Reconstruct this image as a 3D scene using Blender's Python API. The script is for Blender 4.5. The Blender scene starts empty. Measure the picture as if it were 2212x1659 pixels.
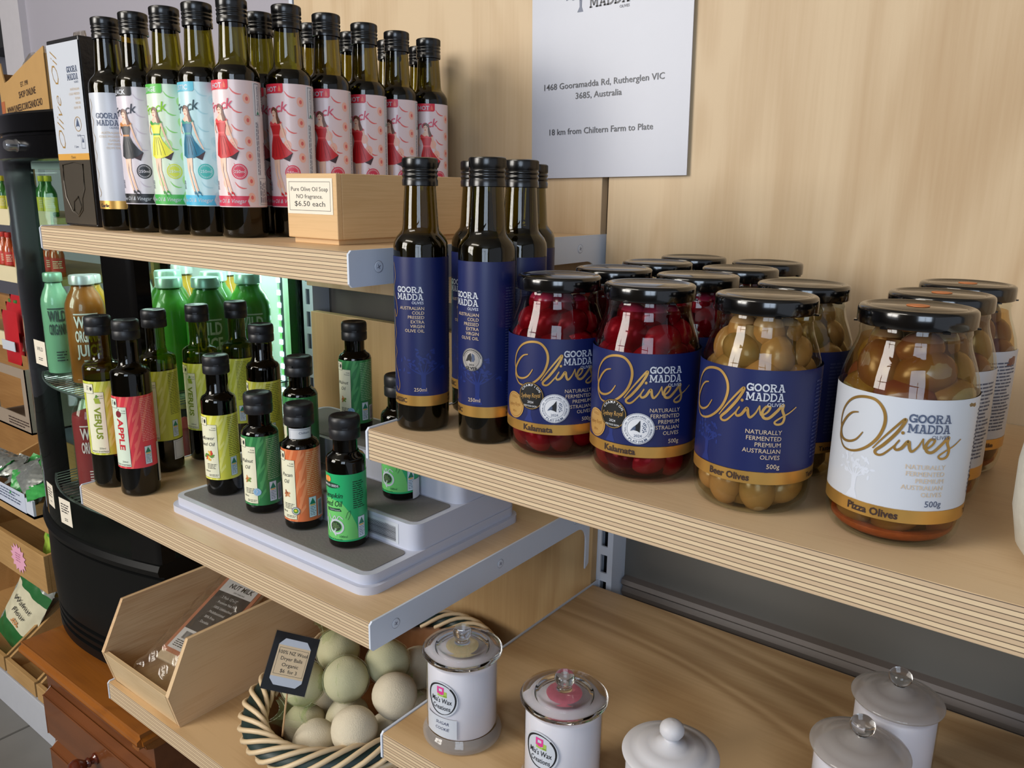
import bpy, math, random
from mathutils import Vector, Matrix
from mathutils.geometry import tessellate_polygon
random.seed(7)
PI = math.pi
sc = bpy.context.scene
C = sc.collection

# ------------------------------------------------------------------ camera
cam_d = bpy.data.cameras.new('camera'); cam = bpy.data.objects.new('camera', cam_d); C.objects.link(cam)
cam.location = (0.50529, -0.84558, 0.05062)
cam.rotation_euler = (1.33331, -0.01426, 0.65177)
cam_d.sensor_fit = 'HORIZONTAL'; cam_d.sensor_width = 36.0; cam_d.lens = 36.0*1726.187/2212
cam_d.clip_start = 0.02; cam_d.clip_end = 60
sc.camera = cam
# ------------------------------------------------------------------ colour management
sc.view_settings.view_transform = 'Standard'; sc.view_settings.look = 'None'
sc.view_settings.gamma = 1.0; sc.view_settings.exposure = 0.0; sc.view_settings.use_curve_mapping = False
try:
    sc.cycles.transparent_max_bounces = 32; sc.cycles.max_bounces = 12; sc.cycles.transmission_bounces = 12
    sc.cycles.sample_clamp_indirect = 6.0; sc.cycles.caustics_reflective = False
except Exception: pass
# ------------------------------------------------------------------ world and window light
w = bpy.data.worlds.new('daylight'); sc.world = w; w.use_nodes = True
bg = w.node_tree.nodes['Background']; bg.inputs[0].default_value = (0.78, 0.86, 1.0, 1); bg.inputs[1].default_value = 0.54
def area(name, loc, target, sx, sy, power, col):
    d = bpy.data.lights.new(name, 'AREA'); d.shape = 'RECTANGLE'; d.size = sx; d.size_y = sy; d.energy = power; d.color = col
    o = bpy.data.objects.new(name, d); C.objects.link(o); o.location = loc
    v = Vector(target)-Vector(loc); o.rotation_euler = v.to_track_quat('-Z', 'Y').to_euler()
    return o
area('window_daylight', (1.75, -3.05, 0.55), (0.3, 0, -0.1), 1.3, 1.5, 40, (0.70, 0.83, 1.0))
area('window_daylight', (-1.55, -3.05, 0.75), (-0.3, 0, -0.2), 1.3, 1.4, 84, (1.0, 0.95, 0.88))
area('ceiling_light', (-0.5, -1.9, 1.36), (-0.1, -0.2, -0.2), 1.2, 0.3, 13, (1.0, 0.93, 0.82))

ZM, ZL, ZB, ZR = -0.15126, -0.34194, -0.64313, -0.45680
T = 0.028
CAM = Vector(cam.location)

# ------------------------------------------------------------------ materials
def srgb(h):
    if isinstance(h, str):
        h = h.lstrip('#'); c = [int(h[i:i+2], 16)/255 for i in (0, 2, 4)]
    else: c = list(h)
    return tuple([x/12.92 if x <= 0.04045 else ((x+0.055)/1.055)**2.4 for x in c])+(1.0,)
MATS = {}
def mat(name, col='#808080', rough=0.5, metal=0.0, spec=0.5, coat=0.0, var=0.04, vs=40.0, bump=0.0, bs=300.0, emit=None, estr=0, sss=0.0, trans=0.0, ior=1.5, crough=0.05):
    if name in MATS: return MATS[name]
    m = bpy.data.materials.new(name); m.use_nodes = True; nt = m.node_tree; b = nt.nodes['Principled BSDF']
    c = srgb(col)
    b.inputs['Base Color'].default_value = c
    if var > 0:
        tc = nt.nodes.new('ShaderNodeTexCoord'); nz = nt.nodes.new('ShaderNodeTexNoise'); nz.inputs['Scale'].default_value = vs; nz.inputs['Detail'].default_value = 3
        nt.links.new(tc.outputs['Object'], nz.inputs['Vector'])
        mx = nt.nodes.new('ShaderNodeMix'); mx.data_type = 'RGBA'
        mx.inputs[6].default_value = tuple(x*(1-var) for x in c[:3])+(1,); mx.inputs[7].default_value = tuple(min(1, x*(1+var)) for x in c[:3])+(1,)
        nt.links.new(nz.outputs['Fac'], mx.inputs[0]); nt.links.new(mx.outputs[2], b.inputs['Base Color'])
        if bump > 0:
            n2 = nt.nodes.new('ShaderNodeTexNoise'); n2.inputs['Scale'].default_value = bs; nt.links.new(tc.outputs['Object'], n2.inputs['Vector'])
            bp = nt.nodes.new('ShaderNodeBump'); bp.inputs['Strength'].default_value = bump; bp.inputs['Distance'].default_value = 0.001
            nt.links.new(n2.outputs['Fac'], bp.inputs['Height']); nt.links.new(bp.outputs['Normal'], b.inputs['Normal'])
    b.inputs['Roughness'].default_value = rough; b.inputs['Metallic'].default_value = metal
    b.inputs['Specular IOR Level'].default_value = spec; b.inputs['Coat Weight'].default_value = coat; b.inputs['Coat Roughness'].default_value = crough
    if trans: b.inputs['Transmission Weight'].default_value = trans; b.inputs['IOR'].default_value = ior
    if sss: b.inputs['Subsurface Weight'].default_value = sss; b.inputs['Subsurface Radius'].default_value = (.01, .006, .004); b.inputs['Subsurface Scale'].default_value = .5
    if emit: b.inputs['Emission Color'].default_value = srgb(emit); b.inputs['Emission Strength'].default_value = estr
    MATS[name] = m; return m

def thin_glass(name, col, rough=0.015, ior=1.5, haze=None, hazefac=0.0, refl=(1, 1, 1, 1)):
    """a thin pane: tinted see-through plus fresnel mirror"""
    if name in MATS: return MATS[name]
    m = bpy.data.materials.new(name); m.use_nodes = True; nt = m.node_tree; nt.nodes.clear()
    out = nt.nodes.new('ShaderNodeOutputMaterial'); tr = nt.nodes.new('ShaderNodeBsdfTransparent'); tr.inputs[0].default_value = srgb(col)
    gl = nt.nodes.new('ShaderNodeBsdfGlossy'); gl.inputs['Roughness'].default_value = rough; gl.inputs[0].default_value = refl
    fr = nt.nodes.new('ShaderNodeFresnel')
    geo = nt.nodes.new('ShaderNodeNewGeometry'); mr = nt.nodes.new('ShaderNodeMapRange'); mr.inputs[3].default_value = ior; mr.inputs[4].default_value = 1/ior
    nt.links.new(geo.outputs['Backfacing'], mr.inputs[0]); nt.links.new(mr.outputs[0], fr.inputs[0])   # both faces of the pane mirror alike
    tc = nt.nodes.new('ShaderNodeTexCoord'); nz = nt.nodes.new('ShaderNodeTexNoise'); nz.inputs['Scale'].default_value = 60
    bp = nt.nodes.new('ShaderNodeBump'); bp.inputs['Strength'].default_value = 0.06; bp.inputs['Distance'].default_value = 0.001
    nt.links.new(tc.outputs['Object'], nz.inputs['Vector']); nt.links.new(nz.outputs['Fac'], bp.inputs['Height']); nt.links.new(bp.outputs['Normal'], gl.inputs['Normal'])
    mx = nt.nodes.new('ShaderNodeMixShader'); nt.links.new(fr.outputs[0], mx.inputs[0])
    base = tr
    if haze:
        df = nt.nodes.new('ShaderNodeBsdfDiffuse'); df.inputs[0].default_value = srgb(haze); tl = nt.nodes.new('ShaderNodeBsdfTranslucent'); tl.inputs[0].default_value = srgb(haze)
        a = nt.nodes.new('ShaderNodeAddShader'); m0 = nt.nodes.new('ShaderNodeMixShader'); m0.inputs[0].default_value = .5
        nt.links.new(df.outputs[0], m0.inputs[1]); nt.links.new(tl.outputs[0], m0.inputs[2])
        m1 = nt.nodes.new('ShaderNodeMixShader'); m1.inputs[0].default_value = hazefac
        nt.links.new(tr.outputs[0], m1.inputs[1]); nt.links.new(m0.outputs[0], m1.inputs[2]); base = m1
    nt.links.new(base.outputs[0], mx.inputs[1]); nt.links.new(gl.outputs[0], mx.inputs[2]); nt.links.new(mx.outputs[0], out.inputs[0])
    MATS[name] = m; return m

def wood(name, light, dark, grain_axis='X', scale=1.0, figure=0.5, rough=0.42, fine=0.5, coat=0.0, off=0.0):
    """veneer: broad wavy figure running along grain_axis plus fine fibre"""
    if name in MATS: return MATS[name]
    m = bpy.data.materials.new(name); m.use_nodes = True; nt = m.node_tree; b = nt.nodes['Principled BSDF']; L = nt.links.new
    tc = nt.nodes.new('ShaderNodeTexCoord')
    def mapped(sl, sc_):
        mp = nt.nodes.new('ShaderNodeMapping'); v = [sc_, sc_, sc_]; v['XYZ'.index(grain_axis)] = sl
        mp.inputs['Scale'].default_value = v; mp.inputs['Location'].default_value = (off, off*.7, off*1.3); L(tc.outputs['Object'], mp.inputs['Vector']); return mp
    m1 = mapped(2.2*scale, 9*scale); n1 = nt.nodes.new('ShaderNodeTexNoise'); n1.inputs['Scale'].default_value = 1; n1.inputs['Detail'].default_value = 2; n1.inputs['Distortion'].default_value = 1.2
    L(m1.outputs[0], n1.inputs['Vector'])
    wv = nt.nodes.new('ShaderNodeMath'); wv.operation = 'MULTIPLY'; wv.inputs[1].default_value = 34
    L(n1.outputs['Fac'], wv.inputs[0]); sn = nt.nodes.new('ShaderNodeMath'); sn.operation = 'SINE'; L(wv.outputs[0], sn.inputs[0])
    r1 = nt.nodes.new('ShaderNodeMapRange'); r1.inputs[1].default_value = -1; r1.inputs[2].default_value = 1; r1.inputs[3].default_value = 0; r1.inputs[4].default_value = figure; L(sn.outputs[0], r1.inputs[0])
    m2 = mapped(14*scale, 420*scale); n2 = nt.nodes.new('ShaderNodeTexNoise'); n2.inputs['Scale'].default_value = 1; n2.inputs['Detail'].default_value = 4; L(m2.outputs[0], n2.inputs['Vector'])
    r2 = nt.nodes.new('ShaderNodeMapRange'); r2.inputs[1].default_value = .3; r2.inputs[2].default_value = .7; r2.inputs[3].default_value = -fine/2; r2.inputs[4].default_value = fine/2; L(n2.outputs['Fac'], r2.inputs[0])
    m3 = mapped(1.3*scale, 2.6*scale); n3 = nt.nodes.new('ShaderNodeTexNoise'); n3.inputs['Scale'].default_value = 1.6; L(m3.outputs[0], n3.inputs['Vector'])
    r3 = nt.nodes.new('ShaderNodeMapRange'); r3.inputs[1].default_value = .35; r3.inputs[2].default_value = .65; r3.inputs[3].default_value = -.2; r3.inputs[4].default_value = .35; L(n3.outputs['Fac'], r3.inputs[0])
    a1 = nt.nodes.new('ShaderNodeMath'); a1.operation = 'ADD'; L(r1.outputs[0], a1.inputs[0]); L(r2.outputs[0], a1.inputs[1])
    a2 = nt.nodes.new('ShaderNodeMath'); a2.operation = 'ADD'; a2.use_clamp = True; L(a1.outputs[0], a2.inputs[0]); L(r3.outputs[0], a2.inputs[1])
    mx = nt.nodes.new('ShaderNodeMix'); mx.data_type = 'RGBA'; mx.inputs[6].default_value = srgb(light); mx.inputs[7].default_value = srgb(dark)
    L(a2.outputs[0], mx.inputs[0]); L(mx.outputs[2], b.inputs['Base Color']); b.inputs['Roughness'].default_value = rough; b.inputs['Coat Weight'].default_value = coat
    b.inputs['Specular IOR Level'].default_value = .35
    MATS[name] = m; return m

def ply_edge(name, zt, n=9):
    """edge of the plywood: stacked veneers with dark glue lines; zt = object-space z of the top"""
    m = bpy.data.materials.new(name); m.use_nodes = True; nt = m.node_tree; b = nt.nodes['Principled BSDF']; L = nt.links.new
    tc = nt.nodes.new('ShaderNodeTexCoord'); sp = nt.nodes.new('ShaderNodeSeparateXYZ')
    nz = nt.nodes.new('ShaderNodeTexNoise'); nz.inputs['Scale'].default_value = 14; nz.inputs['Detail'].default_value = 2; L(tc.outputs['Object'], nz.inputs['Vector'])
    L(tc.outputs['Object'], sp.inputs[0])
    def M(op, a, bb=None, cl=False):
        x = nt.nodes.new('ShaderNodeMath'); x.operation = op; x.use_clamp = cl
        for i, v in enumerate((a, bb)):
            if v is None: continue
            if isinstance(v, (int, float)): x.inputs[i].default_value = v
            else: L(v, x.inputs[i])
        return x.outputs[0]
    wob = M('MULTIPLY', M('SUBTRACT', nz.outputs['Fac'], .5), .28)
    k = M('ADD', M('MULTIPLY', M('SUBTRACT', zt, sp.outputs[2]), n/T), M('ADD', wob, .35))
    fr = M('FRACT', k); line = M('LESS_THAN', M('ABSOLUTE', M('SUBTRACT', fr, .5)), .085)
    par = M('MODULO', M('FLOOR', M('ADD', k, .5)), 2)
    m2 = nt.nodes.new('ShaderNodeMapping'); m2.inputs['Scale'].default_value = (30, 30, 900); L(tc.outputs['Object'], m2.inputs[0])
    n2 = nt.nodes.new('ShaderNodeTexNoise'); n2.inputs['Scale'].default_value = 1; L(m2.outputs[0], n2.inputs['Vector'])
    mx = nt.nodes.new('ShaderNodeMix'); mx.data_type = 'RGBA'; mx.inputs[6].default_value = srgb('#d6bf9c'); mx.inputs[7].default_value = srgb('#c2a98a'); L(par, mx.inputs[0])
    mf = nt.nodes.new('ShaderNodeMix'); mf.data_type = 'RGBA'; mf.inputs[7].default_value = srgb('#b89c7a'); L(mx.outputs[2], mf.inputs[6]); L(M('MULTIPLY', n2.outputs['Fac'], .35), mf.inputs[0])
    ml = nt.nodes.new('ShaderNodeMix'); ml.data_type = 'RGBA'; ml.inputs[7].default_value = srgb('#5b4836'); L(mf.outputs[2], ml.inputs[6]); L(line, ml.inputs[0])
    L(ml.outputs[2], b.inputs['Base Color']); b.inputs['Roughness'].default_value = .6
    MATS[name] = m; return m

# palette
M_white = mat('white_powder_coat', '#cdd5e2', .38, var=.02)
M_slot_shade = mat('slot_shade_black', '#0d0d0f', .32, var=.02)
M_capmetal = mat('black_screw_cap', '#0b0b0c', .24, spec=.6, var=0)
M_pour = mat('black_pourer_cap', '#15161a', .42, var=.05, bump=.1)
M_lid = mat('black_lacquered_lid', '#060607', .14, spec=.7, coat=.3, var=0)
M_oil_glass = thin_glass('olive_green_glass', '#a19a4e')
M_dark_glass = thin_glass('dark_green_glass', '#8f8a3c')
M_jar_glass = thin_glass('clear_jar_glass', '#f4f7f2', ior=1.45)
M_oil = mat('dark_olive_oil', '#1b1606', .25, spec=.2, var=.15, vs=30)
M_oil2 = mat('near_black_oil', '#0c0904', .2, spec=.2, var=.1)
M_paper = mat('white_paper', '#d0d2d6', .5, var=.01)
M_ink = mat('black_ink', '#16161a', .5, var=0)

# ------------------------------------------------------------------ mesh builder
class MB:
    def __init__(s): s.v = []; s.f = []; s.m = []; s.mats = []
    def mi(s, m):
        if m not in s.mats: s.mats.append(m)
        return s.mats.index(m)
    def face(s, pts, m):
        n = len(s.v); s.v += [tuple(p) for p in pts]; s.f.append(tuple(range(n, n+len(pts)))); s.m.append(s.mi(m))
    def box(s, x0, x1, y0, y1, z0, z1, m, mtop=None, msides=None):
        n = len(s.v); s.v += [(x0, y0, z0), (x1, y0, z0), (x1, y1, z0), (x0, y1, z0), (x0, y0, z1), (x1, y0, z1), (x1, y1, z1), (x0, y1, z1)]
        F = [(0, 3, 2, 1), (4, 5, 6, 7), (0, 1, 5, 4), (1, 2, 6, 5), (2, 3, 7, 6), (3, 0, 4, 7)]
        for i, f in enumerate(F):
            s.f.append(tuple(n+k for k in f)); s.m.append(s.mi((mtop or m) if i < 2 else (msides or m)))
    def lathe(s, prof, m, seg=48, cx=0, cy=0, cz=0, knurl=None, mfun=None):
        n = len(s.v); P = len(prof)
        for j in range(seg):
            a = 2*PI*j/seg
            for i, (r, z) in enumerate(prof):
                rr = r
                if knurl and knurl[0] <= i <= knurl[1] and j % 2: rr = r-knurl[2]
                s.v.append((cx+rr*math.cos(a), cy+rr*math.sin(a), cz+z))
        for j in range(seg):
            k = (j+1) % seg
            for i in range(P-1):
                a, b, c, d = n+j*P+i, n+k*P+i, n+k*P+i+1, n+j*P+i+1
                if prof[i][0] < 1e-6: f = (a, c, d)
                elif prof[i+1][0] < 1e-6: f = (a, b, c)
                else: f = (a, b, c, d)
                s.f.append(f); s.m.append(s.mi(mfun(i) if mfun else m))
    def prism(s, poly, ax, a0, a1, m, mcap=None):
        """poly in the two other axes, extruded along ax"""
        def P(p, a):
            if ax == 'X': return (a, p[0], p[1])
            if ax == 'Y': return (p[0], a, p[1])
            return (p[0], p[1], a)
        n = len(s.v); k = len(poly); s.v += [P(p, a0) for p in poly]+[P(p, a1) for p in poly]
        for i in range(k):
            j = (i+1) % k; s.f.append((n+i, n+j, n+k+j, n+k+i)); s.m.append(s.mi(m))
        tri = tessellate_polygon([[Vector((p[0], p[1], 0)) for p in poly]])
        for t in tri:
            s.f.append(tuple(n+i for i in t)); s.m.append(s.mi(mcap or m)); s.f.append(tuple(n+k+i for i in reversed(t))); s.m.append(s.mi(mcap or m))
    def tube(s, pts, r, m, seg=8, closed=False, flat=1.0):
        pts = [Vector(p) for p in pts]; n = len(s.v); N = len(pts)
        up = Vector((0, 0, 1))
        for i, p in enumerate(pts):
            t = (pts[(i+1) % N]-pts[i-1]) if closed else (pts[min(i+1, N-1)]-pts[max(i-1, 0)])
            t.normalize(); a = t.cross(up)
            if a.length < 1e-3: a = t.cross(Vector((1, 0, 0)))
            a.normalize(); b = t.cross(a); rr = r(i/(N-1)) if callable(r) else r
            for k in range(seg):
                an = 2*PI*k/seg; s.v.append(tuple(p+a*math.cos(an)*rr+b*math.sin(an)*rr*flat))
        for i in range(N if closed else N-1):
            j = (i+1) % N
            for k in range(seg):
                l = (k+1) % seg; s.f.append((n+i*seg+k, n+i*seg+l, n+j*seg+l, n+j*seg+k)); s.m.append(s.mi(m))
        if not closed:
            s.f.append(tuple(n+k for k in range(seg))); s.m.append(s.mi(m)); s.f.append(tuple(n+(N-1)*seg+k for k in reversed(range(seg)))); s.m.append(s.mi(m))
    def grid(s, fn, nu, nv, m, closeu=False):
        n = len(s.v)
        for i in range(nu+(0 if closeu else 1)):
            for j in range(nv+1): s.v.append(tuple(fn(i/nu, j/nv)))
        NU = nu if closeu else nu+1
        for i in range(nu):
            k = (i+1) % NU
            for j in range(nv): s.f.append((n+i*(nv+1)+j, n+k*(nv+1)+j, n+k*(nv+1)+j+1, n+i*(nv+1)+j+1)); s.m.append(s.mi(m))
    def xf(s, M, start=0):
        for i in range(start, len(s.v)): s.v[i] = tuple(M @ Vector(s.v[i]))
    def build(s, name, parent=None, smooth=True, ang=35, loc=(0, 0, 0), bevel=0):
        me = bpy.data.meshes.new(name); me.from_pydata(s.v, [], s.f)
        for m in s.mats: me.materials.append(m)
        me.polygons.foreach_set('material_index', s.m)
        if smooth:
            me.polygons.foreach_set('use_smooth', [True]*len(me.polygons)); me.update()
            me.set_sharp_from_angle(angle=math.radians(ang))
        me.update()
        o = bpy.data.objects.new(name, me); C.objects.link(o); o.location = loc
        if parent: o.parent = parent
        if bevel:
            b = o.modifiers.new('bevel', 'BEVEL'); b.width = bevel; b.segments = 2; b.limit_method = 'ANGLE'; b.angle_limit = math.radians(50); b.harden_normals = False
        return o
def tag(o, label=None, cat=None, group=None, kind=None):
    if label: o['label'] = label
    if cat: o['category'] = cat
    if group: o['group'] = group
    if kind: o['kind'] = kind
    return o
def empty(name, loc, rz=0, label=None, cat=None, group=None):
    o = bpy.data.objects.new(name, None); C.objects.link(o); o.location = loc; o.rotation_euler = (0, 0, rz); o.empty_display_size = .02
    return tag(o, label, cat, group)
def dup(root, loc, rz, label, group=None):
    r = root.copy(); C.objects.link(r); r.location = loc; r.rotation_euler = (0, 0, rz)
    r['label'] = label
    if group: r['group'] = group
    for ch in root.children:
        c = ch.copy(); C.objects.link(c); c.parent = r
        for g in ch.children:
            d = g.copy(); C.objects.link(d); d.parent = c
    return r
def face_cam(x, y, u=0, R=1.0):
    """rotation that turns the front (-Y) of a thing to the camera plus u/R"""
    return math.atan2(CAM.y-y, CAM.x-x)+PI/2+u/R

# ------------------------------------------------------------------ flat artwork wrapped on a cylinder or a plane
_txt = {}
def text_geo(s, bold=0.0, shear=0.0, sp=1.0):
    k = (s, bold, shear, sp)
    if k in _txt: return _txt[k]
    cu = bpy.data.curves.new('t', 'FONT'); cu.body = s; cu.size = 1; cu.offset = bold; cu.shear = shear; cu.resolution_u = 2; cu.space_character = sp
    o = bpy.data.objects.new('t', cu); C.objects.link(o)
    dg = bpy.context.evaluated_depsgraph_get(); ev = o.evaluated_get(dg); me = ev.to_mesh()
    vs = [(v.co.x, v.co.y) for v in me.vertices]; fs = [tuple(p.vertices) for p in me.polygons]
    ev.to_mesh_clear(); C.objects.unlink(o); bpy.data.objects.remove(o); bpy.data.curves.remove(cu)
    _txt[k] = (vs, fs); return _txt[k]
CAPH = 0.729
class Art:
    """units are millimetres: u to the right, v up; layer lifts the ink"""
    def __init__(s, R=None, step=2.2, lift=0.10): s.t = []; s.R = R; s.step = step; s.lift = lift
    def tri(s, pts, m, layer):
        if s.R is None: s.t.append((pts, m, layer)); return
        u0 = min(p[0] for p in pts); u1 = max(p[0] for p in pts)
        if u1-u0 <= s.step*1.2: s.t.append((pts, m, layer)); return
        n = int(math.ceil((u1-u0)/s.step))
        for i in range(n):
            a = u0+(u1-u0)*i/n; b = u0+(u1-u0)*(i+1)/n; q = s._clip(s._clip(pts, a, 1), b, -1)
            if len(q) >= 3: s.t.append((q, m, layer))
    @staticmethod
    def _clip(pts, a, sg):
        out = []
        for i in range(len(pts)):
            p, q = pts[i], pts[(i+1) % len(pts)]; dp, dq = sg*(p[0]-a), sg*(q[0]-a)
            if dp >= 0: out.append(p)
            if (dp > 0 > dq) or (dp < 0 < dq):
                t = dp/(dp-dq); out.append((p[0]+(q[0]-p[0])*t, p[1]+(q[1]-p[1])*t))
        return out
    def rect(s, u0, v0, u1, v1, m, layer=1): s.tri([(u0, v0), (u1, v0), (u1, v1), (u0, v1)], m, layer)
    def frame(s, u0, v0, u1, v1, t, m, layer=1):
        s.rect(u0, v0, u1, v0+t, m, layer); s.rect(u0, v1-t, u1, v1, m, layer); s.rect(u0, v0, u0+t, v1, m, layer); s.rect(u1-t, v0, u1, v1, m, layer)
    def poly(s, pts, m, layer=1):
        for t in tessellate_polygon([[Vector((p[0], p[1], 0)) for p in pts]]):
            q = [pts[i] for i in t]
            ar = (q[1][0]-q[0][0])*(q[2][1]-q[0][1])-(q[2][0]-q[0][0])*(q[1][1]-q[0][1])
            s.tri(q if ar > 0 else q[::-1], m, layer)
    def ell(s, u, v, a, b, m, layer=1, n=20, rot=0):
        c, d = math.cos(rot), math.sin(rot)
        P = [(u+a*math.cos(t)*c-b*math.sin(t)*d, v+a*math.cos(t)*d+b*math.sin(t)*c) for t in [2*PI*i/n for i in range(n)]]
        s.tri(P, m, layer)
    def ring(s, u, v, r, t, m, layer=1, n=28):
        for i in range(n):
            a, b = 2*PI*i/n, 2*PI*(i+1)/n
            s.tri([(u+r*math.cos(a), v+r*math.sin(a)), (u+r*math.cos(b), v+r*math.sin(b)), (u+(r-t)*math.cos(b), v+(r-t)*math.sin(b)), (u+(r-t)*math.cos(a), v+(r-t)*math.sin(a))][::1], m, layer)
    def stroke(s, pts, wd, m, layer=1, smooth=True, closed=False):
        if smooth: pts = catmull(pts, 6)
        N = len(pts)
        L = []
        for i, p in enumerate(pts):
            a = pts[max(i-1, 0)]; b = pts[min(i+1, N-1)]; dx, dy = b[0]-a[0], b[1]-a[1]; l = math.hypot(dx, dy) or 1
            ww = (wd(i/(N-1)) if callable(wd) else wd)/2; L.append(((p[0]-dy/l*ww, p[1]+dx/l*ww), (p[0]+dy/l*ww, p[1]-dx/l*ww)))
        for i in range(N-1): s.tri([L[i][1], L[i+1][1], L[i+1][0], L[i][0]], m, layer)
    def text(s, st, u, v, h, m, layer=2, align='L', width=None, bold=0.0, shear=0.0, rot=0.0, clip=None):
        vs, fs = text_geo(st, bold, shear)
        if not vs: return
        x0 = min(p[0] for p in vs); x1 = max(p[0] for p in vs); k = h/CAPH; kx = k if width is None else width/(x1-x0)
        W = (x1-x0)*kx; ou = {'L': 0, 'C': -W/2, 'R': -W}[align]; c, d = math.cos(rot), math.sin(rot)
        def f(p):
            a, b = (p[0]-x0)*kx+ou, p[1]*k; return (u+a*c-b*d, v+a*d+b*c)
        for q in fs: s.tri([f(vs[i]) for i in q], m, layer)
    def lines(s, u0, v0, u1, v1, pitch, m, layer=2, th=None, ragged=.25, seed=1, vert=False):
        """illegible small print"""
        rd = random.Random(seed); th = th or pitch*.42; y = v1 if not vert else u1
        if not vert:
            while y-th >= v0:
                x = u0; e = u1-(u1-u0)*ragged*rd.random()
                while x < e:
                    l = rd.uniform(1.2, 3.4)*pitch*.8; s.rect(x, y-th, min(x+l, e), y, m, layer); x += l+pitch*.35
                y -= pitch
        else:
            x = u0
            while x+th <= u1:
                y = v0; e = v1-(v1-v0)*ragged*rd.random()
                while y < e:
                    l = rd.uniform(1.2, 3.4)*pitch*.8; s.rect(x, y, x+th, min(y+l, e), m, layer); y += l+pitch*.35
                x += pitch
    def bars(s, u0, v0, u1, v1, m, layer=2, vert=True, seed=3):
        rd = random.Random(seed); a = u0 if vert else v0; e = u1 if vert else v1
        while a < e-.2:
            t = rd.choice((.18, .3, .45))*(e-(u0 if vert else v0))/12
            if vert: s.rect(a, v0, min(a+t, e), v1, m, layer)
            else: s.rect(u0, a, u1, min(a+t, e), m, layer)
            a += t+rd.choice((.2, .35))*(e-(u0 if vert else v0))/12
    def build(s, name, parent=None, loc=(0, 0, 0), base=0.00025, rot=None):
        mb = MB(); cache = {}
        for pts, m, ly in s.t:
            e = base+ly*s.lift*.001; ids = []
            for p in pts:
                k = (round(p[0], 3), round(p[1], 3), ly)
                if k not in cache:
                    u, v = p[0]*.001, p[1]*.001
                    if s.R: a = -PI/2+u/(s.R*.001); r = s.R*.001+e; q = (r*math.cos(a), r*math.sin(a), v)
                    else: q = (u, -e, v)
                    cache[k] = len(mb.v); mb.v.append(q)
                ids.append(cache[k])
            if len(set(ids)) < 3: continue
            mb.f.append(tuple(dict.fromkeys(ids))); mb.m.append(mb.mi(m))
        o = mb.build(name, parent, smooth=bool(s.R), ang=80, loc=loc)
        if rot: o.rotation_euler = rot
        return o
def catmull(P, n):
    out = []; Q = [P[0]]+list(P)+[P[-1]]
    for i in range(1, len(Q)-2):
        a, b, c, d = Q[i-1], Q[i], Q[i+1], Q[i+2]
        for k in range(n):
            t = k/n; out.append(tuple(.5*((2*b[j])+(-a[j]+c[j])*t+(2*a[j]-5*b[j]+4*c[j]-d[j])*t*t+(-a[j]+3*b[j]-3*c[j]+d[j])*t**3) for j in range(len(b))))
    out.append(tuple(P[-1])); return out

# slab-serif capitals drawn with strokes (unit box 0..1)
def slab(art, st, u, v, h, width, m, layer=3, t=.2):
    adv = {'G': 1.0, 'O': 1.02, 'R': 1.0, 'A': 1.08, 'M': 1.3, 'D': 1.0}; gap = .06
    tot = sum(adv[c] for c in st)+gap*(len(st)-1); k = width/tot; x = 0
    for c in st:
        W = adv[c]
        def F(p): return (u+(x+p[0])*k, v+p[1]*h)
        def ln(a, b, tt=t):
            (x0, y0), (x1, y1) = a, b; dx, dy = x1-x0, y1-y0; l = math.hypot(dx, dy); nx, ny = -dy/l*tt/2, dx/l*tt/2
            art.tri([F((x0-nx, y0-ny)), F((x1-nx, y1-ny)), F((x1+nx, y1+ny)), F((x0+nx, y0+ny))], m, layer)
        def arc(cx, cy, rx, ry, a0, a1, tt=t, n=14):
            for i in range(n):
                a, b = a0+(a1-a0)*i/n, a0+(a1-a0)*(i+1)/n
                pa = (cx+rx*math.cos(a), cy+ry*math.sin(a)); pb = (cx+rx*math.cos(b), cy+ry*math.sin(b)); pc = (cx+(rx-tt)*math.cos(b), cy+(ry-tt)*math.sin(b)); pd = (cx+(rx-tt)*math.cos(a), cy+(ry-tt)*math.sin(a))
                art.tri([F(pa), F(pb), F(pc), F(pd)], m, layer)
        def bar(x0, x1, y0, y1): art.rect(*F((x0, y0)), *F((x1, y1)), m, layer)
        s = .13
        if c == 'O': arc(W/2, .5, W/2, .5, 0, 2*PI, n=26)
        elif c == 'G': arc(W/2, .5, W/2, .5, .75, 2*PI-.05, n=22); bar(W*.52, W, .36, .52); bar(W-.2, W, .05, .5); bar(W-.16, W-.02, .62, .95)
        elif c == 'D': bar(.08, .28, 0, 1); bar(0, .4, 0, s); bar(0, .4, 1-s, 1); arc(.4, .5, W-.4, .5, -PI/2, PI/2, tt=.17)
        elif c == 'R': bar(.08, .28, 0, 1); bar(0, .42, 0, s); bar(0, .45, 1-s, 1); arc(.45, .72, .42, .28, -PI/2, PI/2, tt=.15); bar(.2, .48, .44, .57); ln((.5, .5), (.78, .05)); bar(.62, W, 0, s)
        elif c == 'A': ln((.2, .02), (W/2-.03, .98), .15); ln((W-.2, .02), (W/2+.03, .98), .2); bar(.25, W-.25, .26, .38); bar(0, .4, 0, s); bar(W-.42, W, 0, s); bar(.28, .6, 1-s, 1)
        elif c == 'M': bar(.1, .26, 0, 1); bar(W-.3, W-.1, 0, 1); bar(0, .38, 0, s); bar(W-.42, W, 0, s); bar(0, .3, 1-s, 1); bar(W-.3, W, 1-s, 1); ln((.25, .95), (W/2, .2), .19); ln((W-.25, .95), (W/2, .2), .16)
        x += W+gap
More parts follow.
